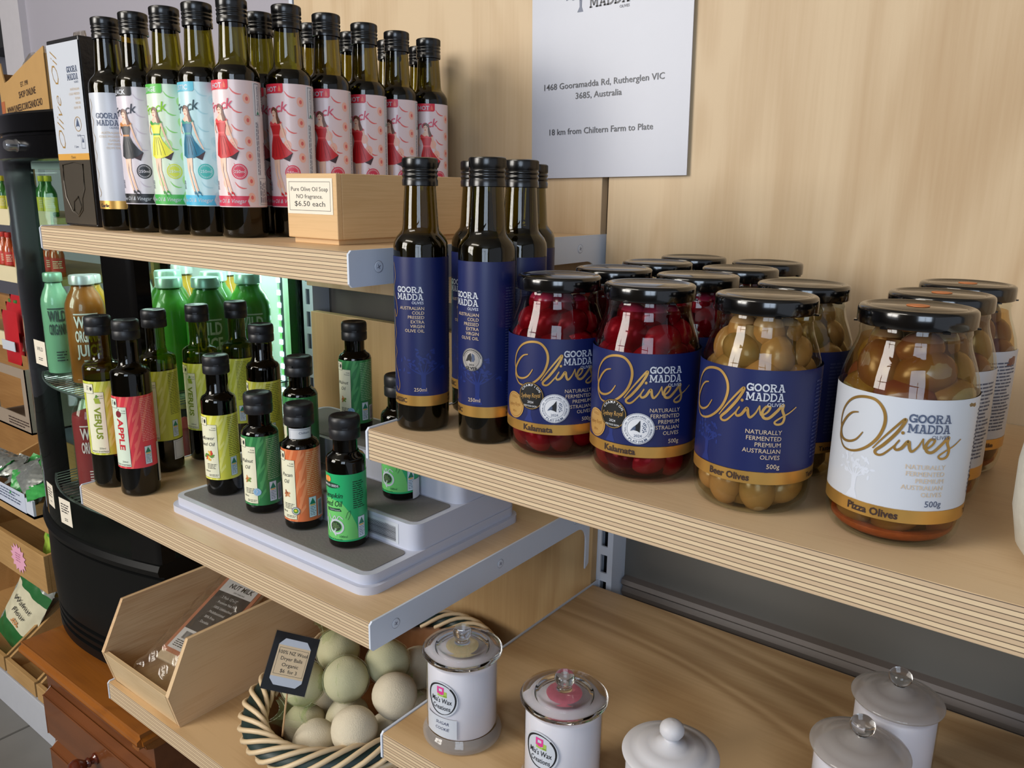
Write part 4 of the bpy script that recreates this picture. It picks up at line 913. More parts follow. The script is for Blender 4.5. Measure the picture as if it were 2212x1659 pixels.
make_nut('small', 'walnut', -.2720, -.1585, Z3, 0, 'walnut oil bottle alone on the top step of the riser', wg)
pc = make_nut('small', 'pecan', -.1930, -.3120, Z1, 0, 'pecan oil bottle with orange label and a neck sticker')
a = Art(13.0); a.rect(-13, 103.5, 14, 117, M_paper, 3); a.frame(-11.5, 105, 13, 115.6, .3, SLATE, 4); a.text('Chiltern', -1, 110.6, 2.6, SLATE, 5); a.build('neck_sticker', pc)['label'] = 'white neck sticker'
pg = 'pumpkin seed oils'
make_nut('small', 'pumpkin', -.1180, -.3120, Z1, 0, 'pumpkin seed oil bottle, rightmost of the front row on the riser', pg)
p2 = make_nut('small', 'pumpkin', -.1170, -.2330, Z2, -3, 'pumpkin seed oil bottle half hidden below the end of the long shelf', pg)
a = Art(20.8); a.rect(17, 1.5, 32, 24, M_paper, 6); a.build('price_sticker', p2)['label'] = 'white price sticker'
make_nut('small', 'pumpkin', -.0720, -.1560, Z3, -10, 'pumpkin seed oil bottle on the top step, glimpsed between the two navy bottles', pg)

# stepped riser
def rrect(x0, x1, y0, y1, r, n=6):
    P = []
    for cx, cy, a0 in ((x1-r, y0+r, -PI/2), (x1-r, y1-r, 0), (x0+r, y1-r, PI/2), (x0+r, y0+r, PI)):
        for k in range(n+1): a = a0+PI/2*k/n; P.append((cx+r*math.cos(a), cy+r*math.sin(a)))
    return P
M_riser = mat('white_riser_plastic', '#c0c4d3', .35, var=.01); M_mat = mat('grey_grip_mat', '#73706e', .7, var=.05, vs=80, bump=.2)
e = empty('stepped_riser', (-.22, -.23, ZL), 0, 'three-step white plastic riser with grey grip mats, carrying the nut oils', 'riser')
ox, oy = -.22, -.23
def rb(name, x0, x1, y0, y1, z0, z1, r, m, bev=.001):
    b = MB(); b.prism(rrect(x0-ox, x1-ox, y0-oy, y1-oy, r), 'Z', z0, z1, m); return b.build(name, e, bevel=bev, ang=30)
rb('foot_rim', -.3975, -.0360, -.3610, -.1060, 0, .0085, .018, M_riser)
rb('step', -.3925, -.0410, -.3560, -.1090, .0085, .0192, .016, M_riser, .0015)
s2 = rb('step', -.3925, -.0425, -.2860, -.1090, .0192, .0492, .014, M_riser, .0015)
s3 = rb('step', -.3925, -.0440, -.2140, -.1090, .0492, .0827, .014, M_riser, .0015)
rb('grip_mat', -.3845, -.0500, -.3490, -.2900, .0188, .0199, .008, M_mat, .0002); rb('grip_mat', -.3845, -.0500, -.2800, -.2180, .0488, .0499, .008, M_mat, .0002); rb('grip_mat', -.3845, -.0500, -.2070, -.1150, .0823, .0834, .008, M_mat, .0002)
a = Art(None); a.rect(-112, -12, 0, 11, mat('label_white'), 1); a.bars(-110, -10, -4, 7, M_ink, 2, vert=False); a.text('9 311', -20, 6, 1.8, M_ink, 2)
o = a.build('barcode_sticker', e, loc=(-.0675-ox, -.2861-oy, .0345)); o['label'] = 'long barcode sticker'

# ================================================================== LOWEST SHELF: crate, packet, basket
M_pale = wood('pale_paulownia', '#d2b48c', '#b99168', 'Y', 1.1, figure=.28, fine=.6, off=12, rough=.5)
M_palex = wood('pale_paulownia_front', '#cfb58e', '#bb9c70', 'X', 1.1, figure=.25, fine=.5, off=13, rough=.5)
e = empty('display_crate', (-.477, -.28, ZB), 0, 'open pale wooden crate with sloping sides on the lowest shelf', 'crate')
x0, x1 = -.0865, .0865; prof = [(-.0955, 0), (-.1085, .0505), (-.074, .119), (.16, .119), (.16, 0)]
b = MB(); b.prism(prof, 'X', x1-.006, x1, M_pale); b.build('side_panel', e, smooth=False, bevel=.0006)
b = MB(); b.prism(prof, 'X', x0, x0+.006, M_pale); b.build('side_panel', e, smooth=False, bevel=.0006)
b = MB(); b.prism([(-.0955, 0), (-.1085, .0505), (-.1025, .0505), (-.0895, 0)], 'X', x0+.006, x1-.006, M_palex); fp = b.build('front_panel', e, smooth=False, bevel=.0006)
b = MB(); b.box(x0+.006, x1-.006, -.0895, .154, .0, .006, M_pale); b.build('base', e, smooth=False)
b = MB(); b.box(x0+.006, x1-.006, .154, .16, 0, .119, M_palex); b.build('back_panel', e, smooth=False)
# nut milk packet
bas = Matrix.Translation((-.470, -.272, ZB+.0775)) @ Matrix.Rotation(math.radians(27), 4, 'X') @ Matrix.Rotation(math.radians(4), 4, 'Z')
e = empty('nut_milk_bag_packet', (0, 0, 0), 0, 'clear packet with a brown NUT MILK card lying in the wooden crate', 'packet'); e.matrix_world = bas
b = MB(); b.box(-.043, .043, -.075, .088, -.006, .0005, mat('folded_cotton', '#b8a890', .8, var=.2, vs=50)); b.build('folded_bag', e, smooth=False, bevel=.002)
b = MB(); cd = mat('brown_card', '#a5694e', .5); b.box(-.043, .043, -.062, .078, .0006, .0016, cd); b.build('card', e, smooth=False)
a = Art(None); DK = mat('charcoal_card_print', '#2f2e30', .45); a.rect(-36, 48, 36, 72, LWHITE, 1); a.rect(-36, -22, 36, 48, DK, 1); a.rect(-36, -56, 36, -22, LWHITE, 1)
a.text('NUT MILK', 3, 57, 8, M_ink, 2, 'C', width=52, bold=.03, shear=.1); a.text('100% Unbleached', 6, 50.5, 2.6, M_ink, 2, 'C')
for i, t in enumerate(('2 Pack 12"x12"', 'Premium Nut Milk', '100% Unbleached', 'Multifunctional', 'BPA Free', 'Durable')): a.text('. '+t, -22, 38-i*9, 4.2, LWHITE, 2)
a.bars(-26, -38, -8, -26, M_ink, 2); a.lines(-30, -54, 26, -41, 3, M_ink, 2)
o = a.build('card_print', e, loc=(0, 0, .0018), rot=(-PI/2, 0, 0))
b = MB(); film = thin_glass('clear_film', '#f3efe8', rough=.08, haze='#c9b49c', hazefac=.10)
rd = random.Random(4)
def fl(u, v):
    x = (u-.5)*.118; y = -.105+v*.225; ed = min(u, 1-u, v, 1-v); z = .004+.012*min(1, ed*5)+.0035*math.sin(u*23+v*9)*math.sin(v*31+u*5)*(1 if ed < .3 else .4); return (x, y, z-.006*(1 if ed < .02 else 0))
b.grid(fl, 30, 46, film); o = b.build('film', e, ang=80)

# basket
BX, BY = -.185, -.212
e = empty('wicker_basket', (BX, BY, ZB), 0, 'oval wicker basket with cream and dark green braided rim', 'basket')
M_cream = mat('cream_cane', '#d9c09a', .45, var=.12, vs=30); M_dkgreen = mat('dark_green_cane', '#102a28', .5, var=.1); M_brcane = mat('brown_cane', '#8a5c35', .55, var=.3, vs=50)
RX, RY = .118, .165; HB = .068
def bowl(u, t, off=0.0):
    a = 2*PI*u; k = .72+.28*t**.8; wob = .0016*math.sin(a*36+ (PI if int(t*14) % 2 else 0)); return ((RX*k+off+wob)*math.cos(a), (RY*k+off+wob)*math.sin(a), .004+(HB-.004)*t)
b = MB(); b.grid(lambda u, v: bowl(u, v), 288, 14, M_brcane, closeu=True); b.grid(lambda u, v: bowl(u, v, .004), 288, 14, M_brcane, closeu=True)
b.grid(lambda u, v: (RX*.72*v*math.cos(2*PI*u), RY*.72*v*math.sin(2*PI*u), .004), 48, 4, M_brcane, closeu=True); b.build('woven_body', e, ang=60)
b = MB()
for i in range(10): 
    t = .08+i*.09; b.tube([bowl(k/72, t, .0045+(.0016 if (k+i) % 2 else -.0006)) for k in range(72)], .0016, M_cream, seg=6, closed=True)
b.build('outer_weave', e)
def rim(u, rr, ph):
    a = 2*PI*u; c, d = rr*math.cos(ph), rr*math.sin(ph); return Vector(((RX+.006+c)*math.cos(a), (RY+.006+c)*math.sin(a), HB+.002+d*.85))
b = MB(); b.grid(lambda u, v: rim(u, .0134, 2*PI*v), 120, 14, M_dkgreen, closeu=True); b.build('green_rim_band', e)
b = MB(); NS = 36
for k in range(NS):
    u0 = k/NS; pts = []
    for j in range(13):
        t = j/12; pts.append(rim(u0-.13*t, .0152+.0006*math.sin(PI*t), PI*(1.12-1.50*t)))
    b.tube(pts, .0030, M_cream, seg=8)
b.build('braided_rim', e, ang=60)
# wool balls
M_wool = mat('felted_wool', '#cfc4ac', .95, var=.08, vs=60, bump=.5, bs=700)
def ball_mesh():
    b = MB(); P = [(math.sin(PI*i/16)*.0272 if 0 < i < 16 else 0, -math.cos(PI*i/16)*.0272) for i in range(17)]; b.lathe(P, M_wool, seg=32); o = b.build('wool', ang=80); me = o.data; bpy.data.objects.remove(o)
    rd = random.Random(2)
    for v in me.vertices: v.co *= 1+.025*math.sin(v.co.x*130+v.co.z*90)*math.cos(v.co.y*110)
    return me
BM = ball_mesh()
BALLS = {'a': (-.1247, -.3077, -.562), 'b': (-.1684, -.3302, -.5868), 'c': (-.2173, -.3083, -.5991), 'd': (-.1748, -.2751, -.5337), 'e': (-.2242, -.3018, -.5449), 'f': (-.1567, -.2223, -.5295), 'g': (-.113, -.2535, -.5412), 'h': (-.1257, -.2546, -.601), 'i': (-.1757, -.2738, -.5887), 'j': (-.232, -.239, -.5337), 'k': (-.1498, -.1756, -.5577), 'l': (-.1366, -.1886, -.6094), 'm': (-.2348, -.2575, -.6111), 'n': (-.1646, -.1413, -.6111)}
BLAB = {'a': 'large loose wool ball at the basket front beside the right-hand shelf', 'b': 'wool ball lowest at the front rim of the basket', 'c': 'loose wool ball below the price sign, beside its stick', 'd': 'wool ball in green net, in the centre top of the heap', 'e': 'wool ball in green net, behind the price sign', 'f': 'wool ball in green net just below the white bracket', 'g': 'loose wool ball below the right netted one, half in shade', 'h': 'small part of a wool ball low by the corner of the right shelf', 'i': 'wool ball wedged under the centre netted ball', 'j': 'wool ball in green net highest under the small shelf', 'k': 'shaded wool ball at the back right next to the sugar cookie candle', 'l': 'wool ball peeking over the edge of the candle shelf', 'm': 'dark shaded wool ball deep in the middle of the basket', 'n': 'wool ball deep at the back right of the basket'}
NET = thin_glass('green_net', '#f9fcf5', rough=.5, ior=1.12, haze='#bfe096', hazefac=.055)
for k, p in BALLS.items():
    o = bpy.data.objects.new('wool_ball', BM); C.objects.link(o); o.location = p; o.rotation_euler = (hash(k) % 7, ord(k), ord(k)*.7); tag(o, BLAB[k], 'wool ball', 'wool dryer balls in the basket')
def net(ids, label):
    c = sum((Vector(BALLS[k]) for k in ids), Vector())/len(ids); b = MB(); rd = random.Random(len(ids)+ord(ids[0]))
    for k in ids:
        q = Vector(BALLS[k])-c
        def fn(u, v):
            a = 2*PI*u; t = PI*v; r = .0286+.0004*math.sin(7*a+3*t)*math.sin(t); return (q.x+r*math.sin(t)*math.cos(a), q.y+r*math.sin(t)*math.sin(a), q.z-r*math.cos(t))
        b.grid(fn, 48, 24, NET, closeu=True)
    for i in range(len(ids)-1):
        A, B_ = Vector(BALLS[ids[i]])-c, Vector(BALLS[ids[i+1]])-c
        n = (B_-A).normalized(); s1 = n.cross(Vector((0, 0, 1))).normalized(); s2 = n.cross(s1)
        b.grid(lambda u, v: A+(B_-A)*v+(s1*math.cos(2*PI*u)+s2*math.sin(2*PI*u))*(.010+.018*abs(2*v-1)**1.5+.001*math.sin(2*PI*u*9)), 40, 10, NET, closeu=True)
    q = Vector(BALLS[ids[-1]])-c
    dirv = (Vector((.5, -.8, -.35)) if ids[0] == 'd' else Vector((-.3, -.2, .9)) if ids[0] == 'j' else Vector((.7, -.1, -.6))).normalized()
    s1 = dirv.cross(Vector((0, 0, 1))).normalized(); s2 = dirv.cross(s1)
    b.grid(lambda u, v: q+dirv*(.026+.030*v)+(s1*math.cos(2*PI*u)*1.6+s2*math.sin(2*PI*u)*.5)*(.012*(1-v)**2+.003+.012*v*v+.002*math.sin(2*PI*u*7+v*6)), 44, 12, NET, closeu=True)
    o = b.build('net_bag', loc=c, ang=80); tag(o, label, 'net bag', 'green net bags'); return o
net(['d', 'e'], 'green net bag around the centre ball and the one behind the price sign'); net(['f'], 'green net bag around the ball under the white bracket'); net(['j'], 'green net bag around the uppermost ball under the small shelf')
# price sign on a stick
U = Vector((.5368, .7447, -.3966)).normalized(); V = Vector((-.2113, .573, .7919)); V = (V-U*V.dot(U)).normalized(); Nn = V.cross(U)
Mx = Matrix.Translation((-.1764, -.3530, -.4733)) @ Matrix(((U.x, Nn.x, V.x, 0), (U.y, Nn.y, V.y, 0), (U.z, Nn.z, V.z, 0), (0, 0, 0, 1)))
e = empty('price_sign', (0, 0, 0), 0, 'small black price sign for the dryer balls on a thin stick', 'sign'); e.matrix_world = Mx
b = MB(); b.box(-.0255, .0255, -.0006, .0006, -.0315, .0315, mat('black_card', '#1c1d22', .4)); b.build('card', e, smooth=False)
b = MB(); b.box(-.0268, .0268, -.0010, -.0007, -.0328, .0328, thin_glass('laminate_film', '#f6f6f6', rough=.1, ior=1.2)); b.build('laminate', e, smooth=False)
a = Art(None); a.poly([(-13, -25), (12, -25), (18, -19), (18, 18), (12, 25), (-13, 25), (-19, 18), (-19, -19)], mat('pale_blue_card', '#c9d0dc', .5), 1); a.rect(-19, -16, 18, 17.5, mat('peach_note', '#e6cda8', .5), 2); a.frame(-17, -13.5, 16.5, 15, .3, M_ink, 3)
for i, (t, w_) in enumerate((('100% NZ Wool', 33), ('Dryer Balls', 25), ('Organic', 19), ('$6  for 3', 19))): a.text(t, -.3, 8.5-i*6.6, 4.0, M_ink, 4, 'C', width=w_)
a.build('printed_note', e, base=.0012)
b = MB(); q0 = Mx.inverted() @ Vector((-.190, -.3603, -.5701)); b.tube([(.004, .0016, -.020), (.004+(q0.x-.004)*.3, .0016+(q0.y)*.2, -.045), tuple(q0)], .0011, mat('bamboo_stick', '#c9a276', .5), seg=8); b.build('stick', e)

# ================================================================== CANDLES
M_wax = mat('white_candle_wax', '#dcd9e2', .45, var=.01, sss=.1)
M_clear = mat('solid_clear_glass', '#ffffff', .0, trans=1.0, ior=1.36, var=0)
M_frost = mat('frosted_glass', '#c9c8cc', .5, var=.01, sss=.15)
M_jg = thin_glass('candle_glass', '#f7f8f8', ior=1.35)
M_lidg = thin_glass('lid_glass', '#eef1f1', ior=1.5, haze='#ffffff', hazefac=.04)
GREYG = thin_glass('smoky_thick_glass', '#eae8e6', ior=1.45, haze='#e6e2de', hazefac=.42)
def candle(x, y, kind, label, ulab=None, tint=None, words=None):
    e = empty('jar_candle', (x, y, ZR), face_cam(x, y, 0, 33.5), label, 'candle', 'glass jar candles')
    H = .086
    b = MB(); b.lathe([(0, 0), (.034, 0), (.037, .001), (.0378, .003), (.0378, .0065), (.036, .0095), (.0345, .0115), (.0337, .0135)], GREYG if kind == 'clear' else M_frost if kind == 'frost' else GREYG, seg=64); b.build('foot', e, ang=50)
    b = MB(); b.lathe([(0, .0125), (.0315, .0125), (.0326, .015), (.0326, .080), (.031, .0815), (0, .0815)], M_wax, seg=56); b.build('wax', e, ang=50)
    b = MB(); b.lathe([(.0337, .0130), (.0337, H)], M_jg if kind != 'frost' else M_frost, seg=64); b.build('glass', e, ang=50)
    l = MB(); kz = H
    if kind == 'clear':
        G_ = [(0, .0895), (.020, .0895), (.0225, .0885), (.0230, .0862), (.0235, .0857), (.034, .0857), (.0366, .0868), (.0378, .0885), (.0378, .0898), (.0362, .0915), (.030, .0925), (.026, .0935), (.0245, .0955), (.0225, .0965), (.018, .0958), (.010, .0962), (.0065, .0975), (.0055, .0990), (.0058, .1005), (.0078, .1022), (.0088, .1048), (.0086, .1080), (.0070, .1106), (.0045, .1122), (0, .1128)]
        l.lathe(G_, M_clear, seg=64, mfun=lambda i: M_clear); l.build('lid', e, ang=60)
        if tint:
            t_ = MB(); t_.lathe([(0, .0893), (.012, .0893), (.0155, .0888), (.012, .0885), (0, .0885)], tint, seg=40); t_.build('scent_tint', e)['label'] = 'tinted disc under the lid'
    else:
        mt = M_frost if kind == 'frost' else GREYG
        l.lathe([(0, .0855), (.034, .0857), (.0368, .0872), (.0372, .0885), (.0365, .0898), (.031, .0915), (.0265, .0925), (.0255, .0940), (.018, .0955), (.0125, .0962), (.0105, .0985), (.0060, .1000), (.0052, .1015)], mt, seg=64); lo = l.build('lid', e, ang=50)
        k_ = MB(); k_.lathe([(0, .1000), (.0052, .1003), (.0050, .1020), (.0075, .1038), (.0092, .1065), (.0094, .1095), (.0085, .1122), (.0062, .1145), (.0035, .1156), (0, .1160)], M_frost if kind == 'frost' else M_clear, seg=40); k_.build('knob', lo, ang=60)
    if ulab is not None:
        a = Art(33.7); a.ell(ulab, 54.6, 16.6, 17.6, LWHITE, 0, n=44)
        pts = [(ulab+(14.6+.3*math.sin(3*t))*math.cos(t), 54.6+(15.8+.3*math.cos(2*t))*math.sin(t)) for t in [2*PI*k/40+.9 for k in range(41)]]
        a.stroke(pts, lambda t: .5+1.3*abs(math.sin(PI*t*1.5)), M_ink, 2, smooth=False)
        PK, LG = mat('pink_ink', '#d63a8c', .4), mat('lime_ink', '#9dbb52', .4)
        a.frame(ulab-4.4, 60, ulab+3, 67, 1.7, PK, 3); a.rect(ulab-4, 57.4, ulab-1.6, 62, LG, 2); a.rect(ulab-3, 57.4, ulab+6, 59, LG, 2); a.rect(ulab+2.4, 58, ulab+6, 63, LG, 2); a.frame(ulab-2, 59.4, ulab+1.4, 62.6, .8, PK, 4)
        a.text("Mia's Wax", ulab, 51, 5.2, M_ink, 3, 'C', shear=.12, width=22, bold=.004); a.text('Creations', ulab, 44, 5.0, M_ink, 3, 'C', shear=.12, width=19, bold=.004)
        a.build('round_label', e)
        if words:
            a = Art(33.7); a.rect(ulab-20, 15.4, ulab+15.6, 35.4, LWHITE, 1); IN = mat('navy_pen', '#2a2f55', .5)
            a.text(words[0], ulab+1, 28.6, 3.2, IN, 3, 'C', shear=.2, width=14); a.text(words[1], ulab+1, 22.6, 3.2, IN, 3, 'C', shear=.2, width=15); a.build('name_label', e)
    return e
candle(.0657, -.3365, 'clear', 'clear glass candle labelled sugar cookie at the left corner of its shelf', -20.6, mat('cream_tint', '#d9c9a0', .5), ('SUGAR', 'COOKIE'))
candle(.1812, -.3375, 'clear', 'clear glass candle with a pink tint under its lid', -19.5, mat('pink_tint', '#d8798f', .5))
candle(.2845, -.3450, 'frost', 'frosted glass candle with a milky egg-shaped knob')
candle(.3985, -.2480, 'smoke', 'clear-knobbed candle in front of the rearmost one, cut by the bottom edge')
candle(.4070, -.1600, 'smoke', 'clear-knobbed white candle standing rearmost on the right')
# ================================================================== FRIDGE
FX0, FX1, FYB, FYC, SAG = -1.060, -.616, .055, -.262, .050
def fy(x, off=0.0):
    return -.298+(((x+.85)/.234)**2*.036 if x > -.85 else ((x+.85)/.25)**2*.085)-off
def arcpts(off=0.0, n=28, x0=FX0, x1=FX1): return [(x0+(x1-x0)*k/n, fy(x0+(x1-x0)*k/n, off)) for k in range(n+1)]
e = empty('display_fridge', (0, 0, 0), 0, 'black countertop drinks fridge with curved glass door beside the shelves', 'fridge')
M_fb = mat('glossy_black_fridge', '#080809', .16, spec=.25, var=.05); M_fb2 = mat('satin_black_fridge', '#0b0c0c', .42, spec=.18, var=.05)
b = MB(); z0, z1 = -.748, -.522
def loop(off, z): return [(x, y, z) for x, y in arcpts(off)]+[(FX1, FYB, z), (FX0, FYB, z)]
def ringstack(b, levels, m):
    Ls = [loop(o, z) for o, z in levels]; n = len(b.v); k = len(Ls[0])
    for L_ in Ls: b.v += L_
    for i in range(len(Ls)-1):
        for j in range(k): l = (j+1) % k; b.f.append((n+i*k+j, n+i*k+l, n+(i+1)*k+l, n+(i+1)*k+j)); b.m.append(b.mi(m))
    b.f.append(tuple(n+j for j in reversed(range(k)))); b.m.append(b.mi(m)); b.f.append(tuple(n+(len(Ls)-1)*k+j for j in range(k))); b.m.append(b.mi(m))
ringstack(b, [(-.006, z0), (.0, z0+.004), (.0, -.728), (-.006, -.726), (-.006, -.722), (0, -.720), (0, -.713), (-.006, -.711), (-.006, -.707), (0, -.705), (0, -.699), (-.005, -.697), (-.005, -.693), (.001, -.690), (.003, -.62), (.002, -.552), (-.002, -.550), (-.002, -.547), (.006, -.544), (.008, -.535), (.004, -.526), (-.006, -.522)], M_fb2); b.build('base', e, ang=30)
b = MB(); ringstack(b, [(-.002, .086), (.002, .088), (.002, .119), (-.004, .121), (-.004, .124), (.002, .126), (.002, .151), (-.004, .155)], M_fb); hd = b.build('head', e, ang=30)
b = MB(); b.lathe([(0, .016), (.006, .016), (.0085, .012), (.0085, .004), (.010, 0)][::-1], mat('steel', '#b9bbc0', .2, metal=.9, var=0), seg=24); b.xf(Matrix.Translation((-.855, fy(-.855, .002), .106)) @ Matrix.Rotation(PI/2, 4, 'X')); b.build('lock', hd)
b = MB(); pp = [(x, fy(x, .003)) for x in [-.672+.0065*i for i in range(9)]]+[(FX1+.002, FYC), (FX1+.002, FYC+.022), (-.64, FYC+.022), (-.672, fy(-.672)+.02)]
b.prism(pp, 'Z', -.524, .088, M_fb); b.build('corner_post', e, ang=30)
b = MB(); b.prism([(FX0, -.195), (FX0, fy(FX0, .003)), (FX0+.005, fy(FX0+.005, .004)), (FX0+.010, fy(FX0+.010, .003)), (FX0+.010, fy(FX0+.010)+.010)], 'Z', -.524, .088, M_fb); b.build('door_frame', e, ang=30)
b = MB(); b.box(FX1-.03, FX1+.001, FYB-.030, FYB, -.524, .088, M_fb); b.box(FX0, FX0+.03, FYB-.03, FYB, -.524, .088, M_fb); b.build('rear_post', e, smooth=False)
M_fg = thin_glass('fridge_glass', '#e4f0ea', ior=1.16)
b = MB(); A_ = arcpts(0, 30, FX0+.02, -.668); b.grid(lambda u, v: (A_[round(u*30)][0], A_[round(u*30)][1], -.524+.612*v), 30, 1, M_fg); b.build('door_glass', e, ang=60)
b = MB(); b.box(FX1-.003, FX1-.001, FYC+.022, FYB-.03, -.524, .088, M_fg); b.build('side_glass', e, smooth=False)
b = MB(); b.box(FX0+.001, FX0+.003, -.20, FYB-.03, -.524, .088, M_fg); b.build('side_glass', e, smooth=False)
b = MB(); b.box(FX0+.03, FX1-.03, FYB-.012, FYB-.004, -.524, .088, mat('mint_white_liner', '#d3e2e0', .4)); b.box(FX0+.03, FX1-.03, -.21, FYB-.01, .075, .086, mat('mint_white_liner')); b.build('back_liner', e, smooth=False)
b = MB(); b.box(FX0+.02, FX1-.012, -.22, FYB-.014, -.524, -.505, mat('dark_fridge_floor', '#3a3c38', .4)); b.build('floor_tray', e, smooth=False)
led = mat('led_strip', '#ffffff', .5, var=0, emit='#d4e2ff', estr=6)
b = MB(); b.box(FX1-.030, FX1-.024, FYB-.052, FYB-.046, -.50, .07, mat('led_housing', '#d8dde0', .4))
for k in range(26): b.box(FX1-.031, FX1-.023, FYB-.0535, FYB-.0515, -.495+k*.0215, -.487+k*.0215, led)
b.build('led_strip', e, smooth=False)
for zz, nm in ((-.282, 'wire_shelf'), (-.478, 'wire_shelf')):
    b = MB(); wm = mat('chrome_wire', '#a9b0ae', .25, metal=.8, var=0)
    x0_, x1_, yf_ = FX0+.03, FX1-.012, FYC+.002
    n = int((x1_-x0_)/.014)
    for k in range(n+1):
        x = x0_+k*.014; y1 = fy(x)+.022 if zz != -.085 else yf_; b.tube([(x, y1, zz), (x, FYB-.02, zz)], .0011, wm, seg=5)
    b.tube([(x0_+(x1_-x0_)*k/16, (fy(x0_+(x1_-x0_)*k/16)+.022 if zz != -.085 else yf_), zz) for k in range(17)], .0022, wm, seg=6); b.tube([(x0_, -.1, zz-.002), (x1_, -.1, zz-.002)], .0018, wm, seg=6)
    b.build(nm, e)
def fcard(px, z, w_, h, txt, seed):
    x = px; ang = math.atan2(fy(x+.01)-fy(x-.01), .02); a = Art(None); a.rect(-w_/2, -h/2, w_/2, h/2, CR, 1)
    if txt: a.text(txt, 0, h*.08, h*.17, M_ink, 2, 'C'); a.lines(-w_*.2, -h*.32, w_*.2, -h*.2, 3, M_ink, 2)
    else: a.lines(-w_*.36, -h*.1, w_*.36, h*.3, 4.6, M_ink, 2, seed=seed); a.lines(-w_*.15, -h*.36, w_*.15, -h*.26, 3, M_ink, 2)
    o = a.build('price_card', e, loc=(x, fy(x, .0008), z)); o.rotation_euler = (0, 0, ang)
fcard(-.865, -.215, 44, 40, 'WILD', 1); fcard(-.905, -.470, 34, 42, None, 2); fcard(-.845, -.485, 40, 46, None, 3)
lt = bpy.data.lights.new('fridge_lamp', 'AREA'); lt.shape = 'RECTANGLE'; lt.size = .25; lt.size_y = .04; lt.energy = 1.5; lt.color = (.88, 1.0, .98)
lo = bpy.data.objects.new('fridge_lamp', lt); C.objects.link(lo); lo.location = (-.80, -.10, .072); lo.rotation_euler = (0, 0, 0)
lt2 = bpy.data.lights.new('fridge_led', 'AREA'); lt2.shape = 'RECTANGLE'; lt2.size = .02; lt2.size_y = .5; lt2.energy = .8; lt2.color = (.85, .92, 1.0)
lo = bpy.data.objects.new('fridge_led', lt2); C.objects.link(lo); lo.location = (FX1-.034, FYB-.055, -.22); lo.rotation_euler = Vector((-.25, -.16, 0)).to_track_quat('-Z', 'Y').to_euler()
# drinks
def drink(x, y, z, r, h, col, cap, label, word=None, group=None, wc='#eef0ea', level=.93):
    e = empty('juice_bottle', (x, y, z), face_cam(x, y, 0, r*1000), label, 'bottle', group)
    k = h; P = [(0, 0), (r*.85, 0), (r*.98, .004), (r, .010), (r, k*.70), (r*.96, k*.75), (r*.80, k*.82), (r*.62, k*.87), (r*.58, k*.90), (r*.58, k*.93)]
    m = mat('juice_'+col, col, .3, var=.12, vs=15); b = MB(); b.lathe([(max(a-.0012, 0), max(c, .003)) for a, c in P if c < k*level]+[(0, min(k*level, k*.92))], m, seg=36); b.build('juice', e, ang=50)
    b = MB(); b.lathe(P, thin_glass('drink_glass', '#eef6f0', ior=1.45), seg=36); b.build('glass', e, ang=50)
    cm = mat('cap_'+cap, cap, .3, metal=.4, var=.05); b = MB(); b.lathe([(r*.60, k*.915), (r*.64, k*.92), (r*.64, k*.985), (r*.60, k), (0, k)], cm, seg=40, knurl=(1, 2, .0005)); b.build('cap', e, ang=40)
    if word:
        a = Art(r*1000); W = mat('print_'+wc, wc, .4, var=0); hh = k*1000; n = len(word); a.rect(-r*620, hh*.655, r*620, hh*.667, W, 0)
        for i, t in enumerate(word): a.text(t, 0, hh*(.54-.13*i), hh*.105, W, 0, 'C', width=r*1240*(1 if len(t) > 3 else .9), bold=.03)
        a.lines(-r*300, hh*.14, r*400, hh*.24, 5, W, 0)
        a.build('print', e)
    return e
SH = -.2805; OG = '#c07a34'; YL = '#cf9a22'; GR = '#4e9a2e'
drink(-.8800, -.2150, SH, .0310, .184, '#b5682c', '#cfd6d4', 'amber orange juice bottle lettered WILD ORGANIC JUICE behind the curved door', ('WILD', 'ORGANIC', 'JUICE'))
drink(-.9350, -.1750, SH, .0265, .178, YL, '#cfd6d4', 'yellow juice bottle between the mint one and the amber one')
drink(-.9880, -.2150, SH, .0240, .180, '#9ed0b0', '#9ed0b0', 'pale mint sparkling drink bottle leftmost in the fridge', ('WILD', 'ORGANIC'), None, '#3c4a48')
drink(-.8200, -.1780, SH, .0285, .178, '#c48a2c', '#cfd6d4', 'golden juice bottle tight beside the black corner post', ('WILD', 'ORGANIC', 'JUICE'))
gg = 'green juice bottles in the fridge'
drink(-.7980, -.1080, SH, .0345, .190, GR, '#bfe0d0', 'green juice bottle leftmost of the green ones, next to the black post', ('WILD', 'JUICE'), gg)
drink(-.7300, -.0650, SH, .0345, .190, GR, '#bfe0d0', 'green juice bottle second from the black post', None, gg)
drink(-.6600, -.0450, SH, .0345, .190, '#57a838', '#bfe0d0', 'green juice bottle nearest the light strip, in the back row', ('WILD',), gg)
drink(-.6580, -.1250, SH, .0345, .190, '#4f9a38', '#bfe0d0', 'green juice bottle close behind the side glass', ('WILD', 'JUICE'), gg)
drink(-.7270, -.1480, SH, .0330, .186, '#5fae3e', '#bfe0d0', 'green juice bottle in the middle of the front row behind the side glass', None, gg)
drink(-.8600, -.0450, SH, .0300, .192, YL, '#cfd6d4', 'yellow juice bottle behind the green ones, left'); drink(-.7900, .0000, SH, .0300, .192, YL, '#cfd6d4', 'yellow juice bottle behind the green ones, right')
drink(-.9450, -.1150, SH, .0240, .200, '#c9d8cf', '#c9a64e', 'clear bottle with a gold cap behind the amber juice'); drink(-.8850, -.1150, SH, .0240, .205, '#c9d8cf', '#c9a64e', 'clear bottle with a gold cap just left of the black post')
drink(-.8850, -.2250, -.477, .0290, .190, '#b84048', '#c9b878', 'pink-red sparkling drink bottle on the bottom of the fridge', ('WILD', 'ORIGINAL'), None, '#f0d8d8', .80)
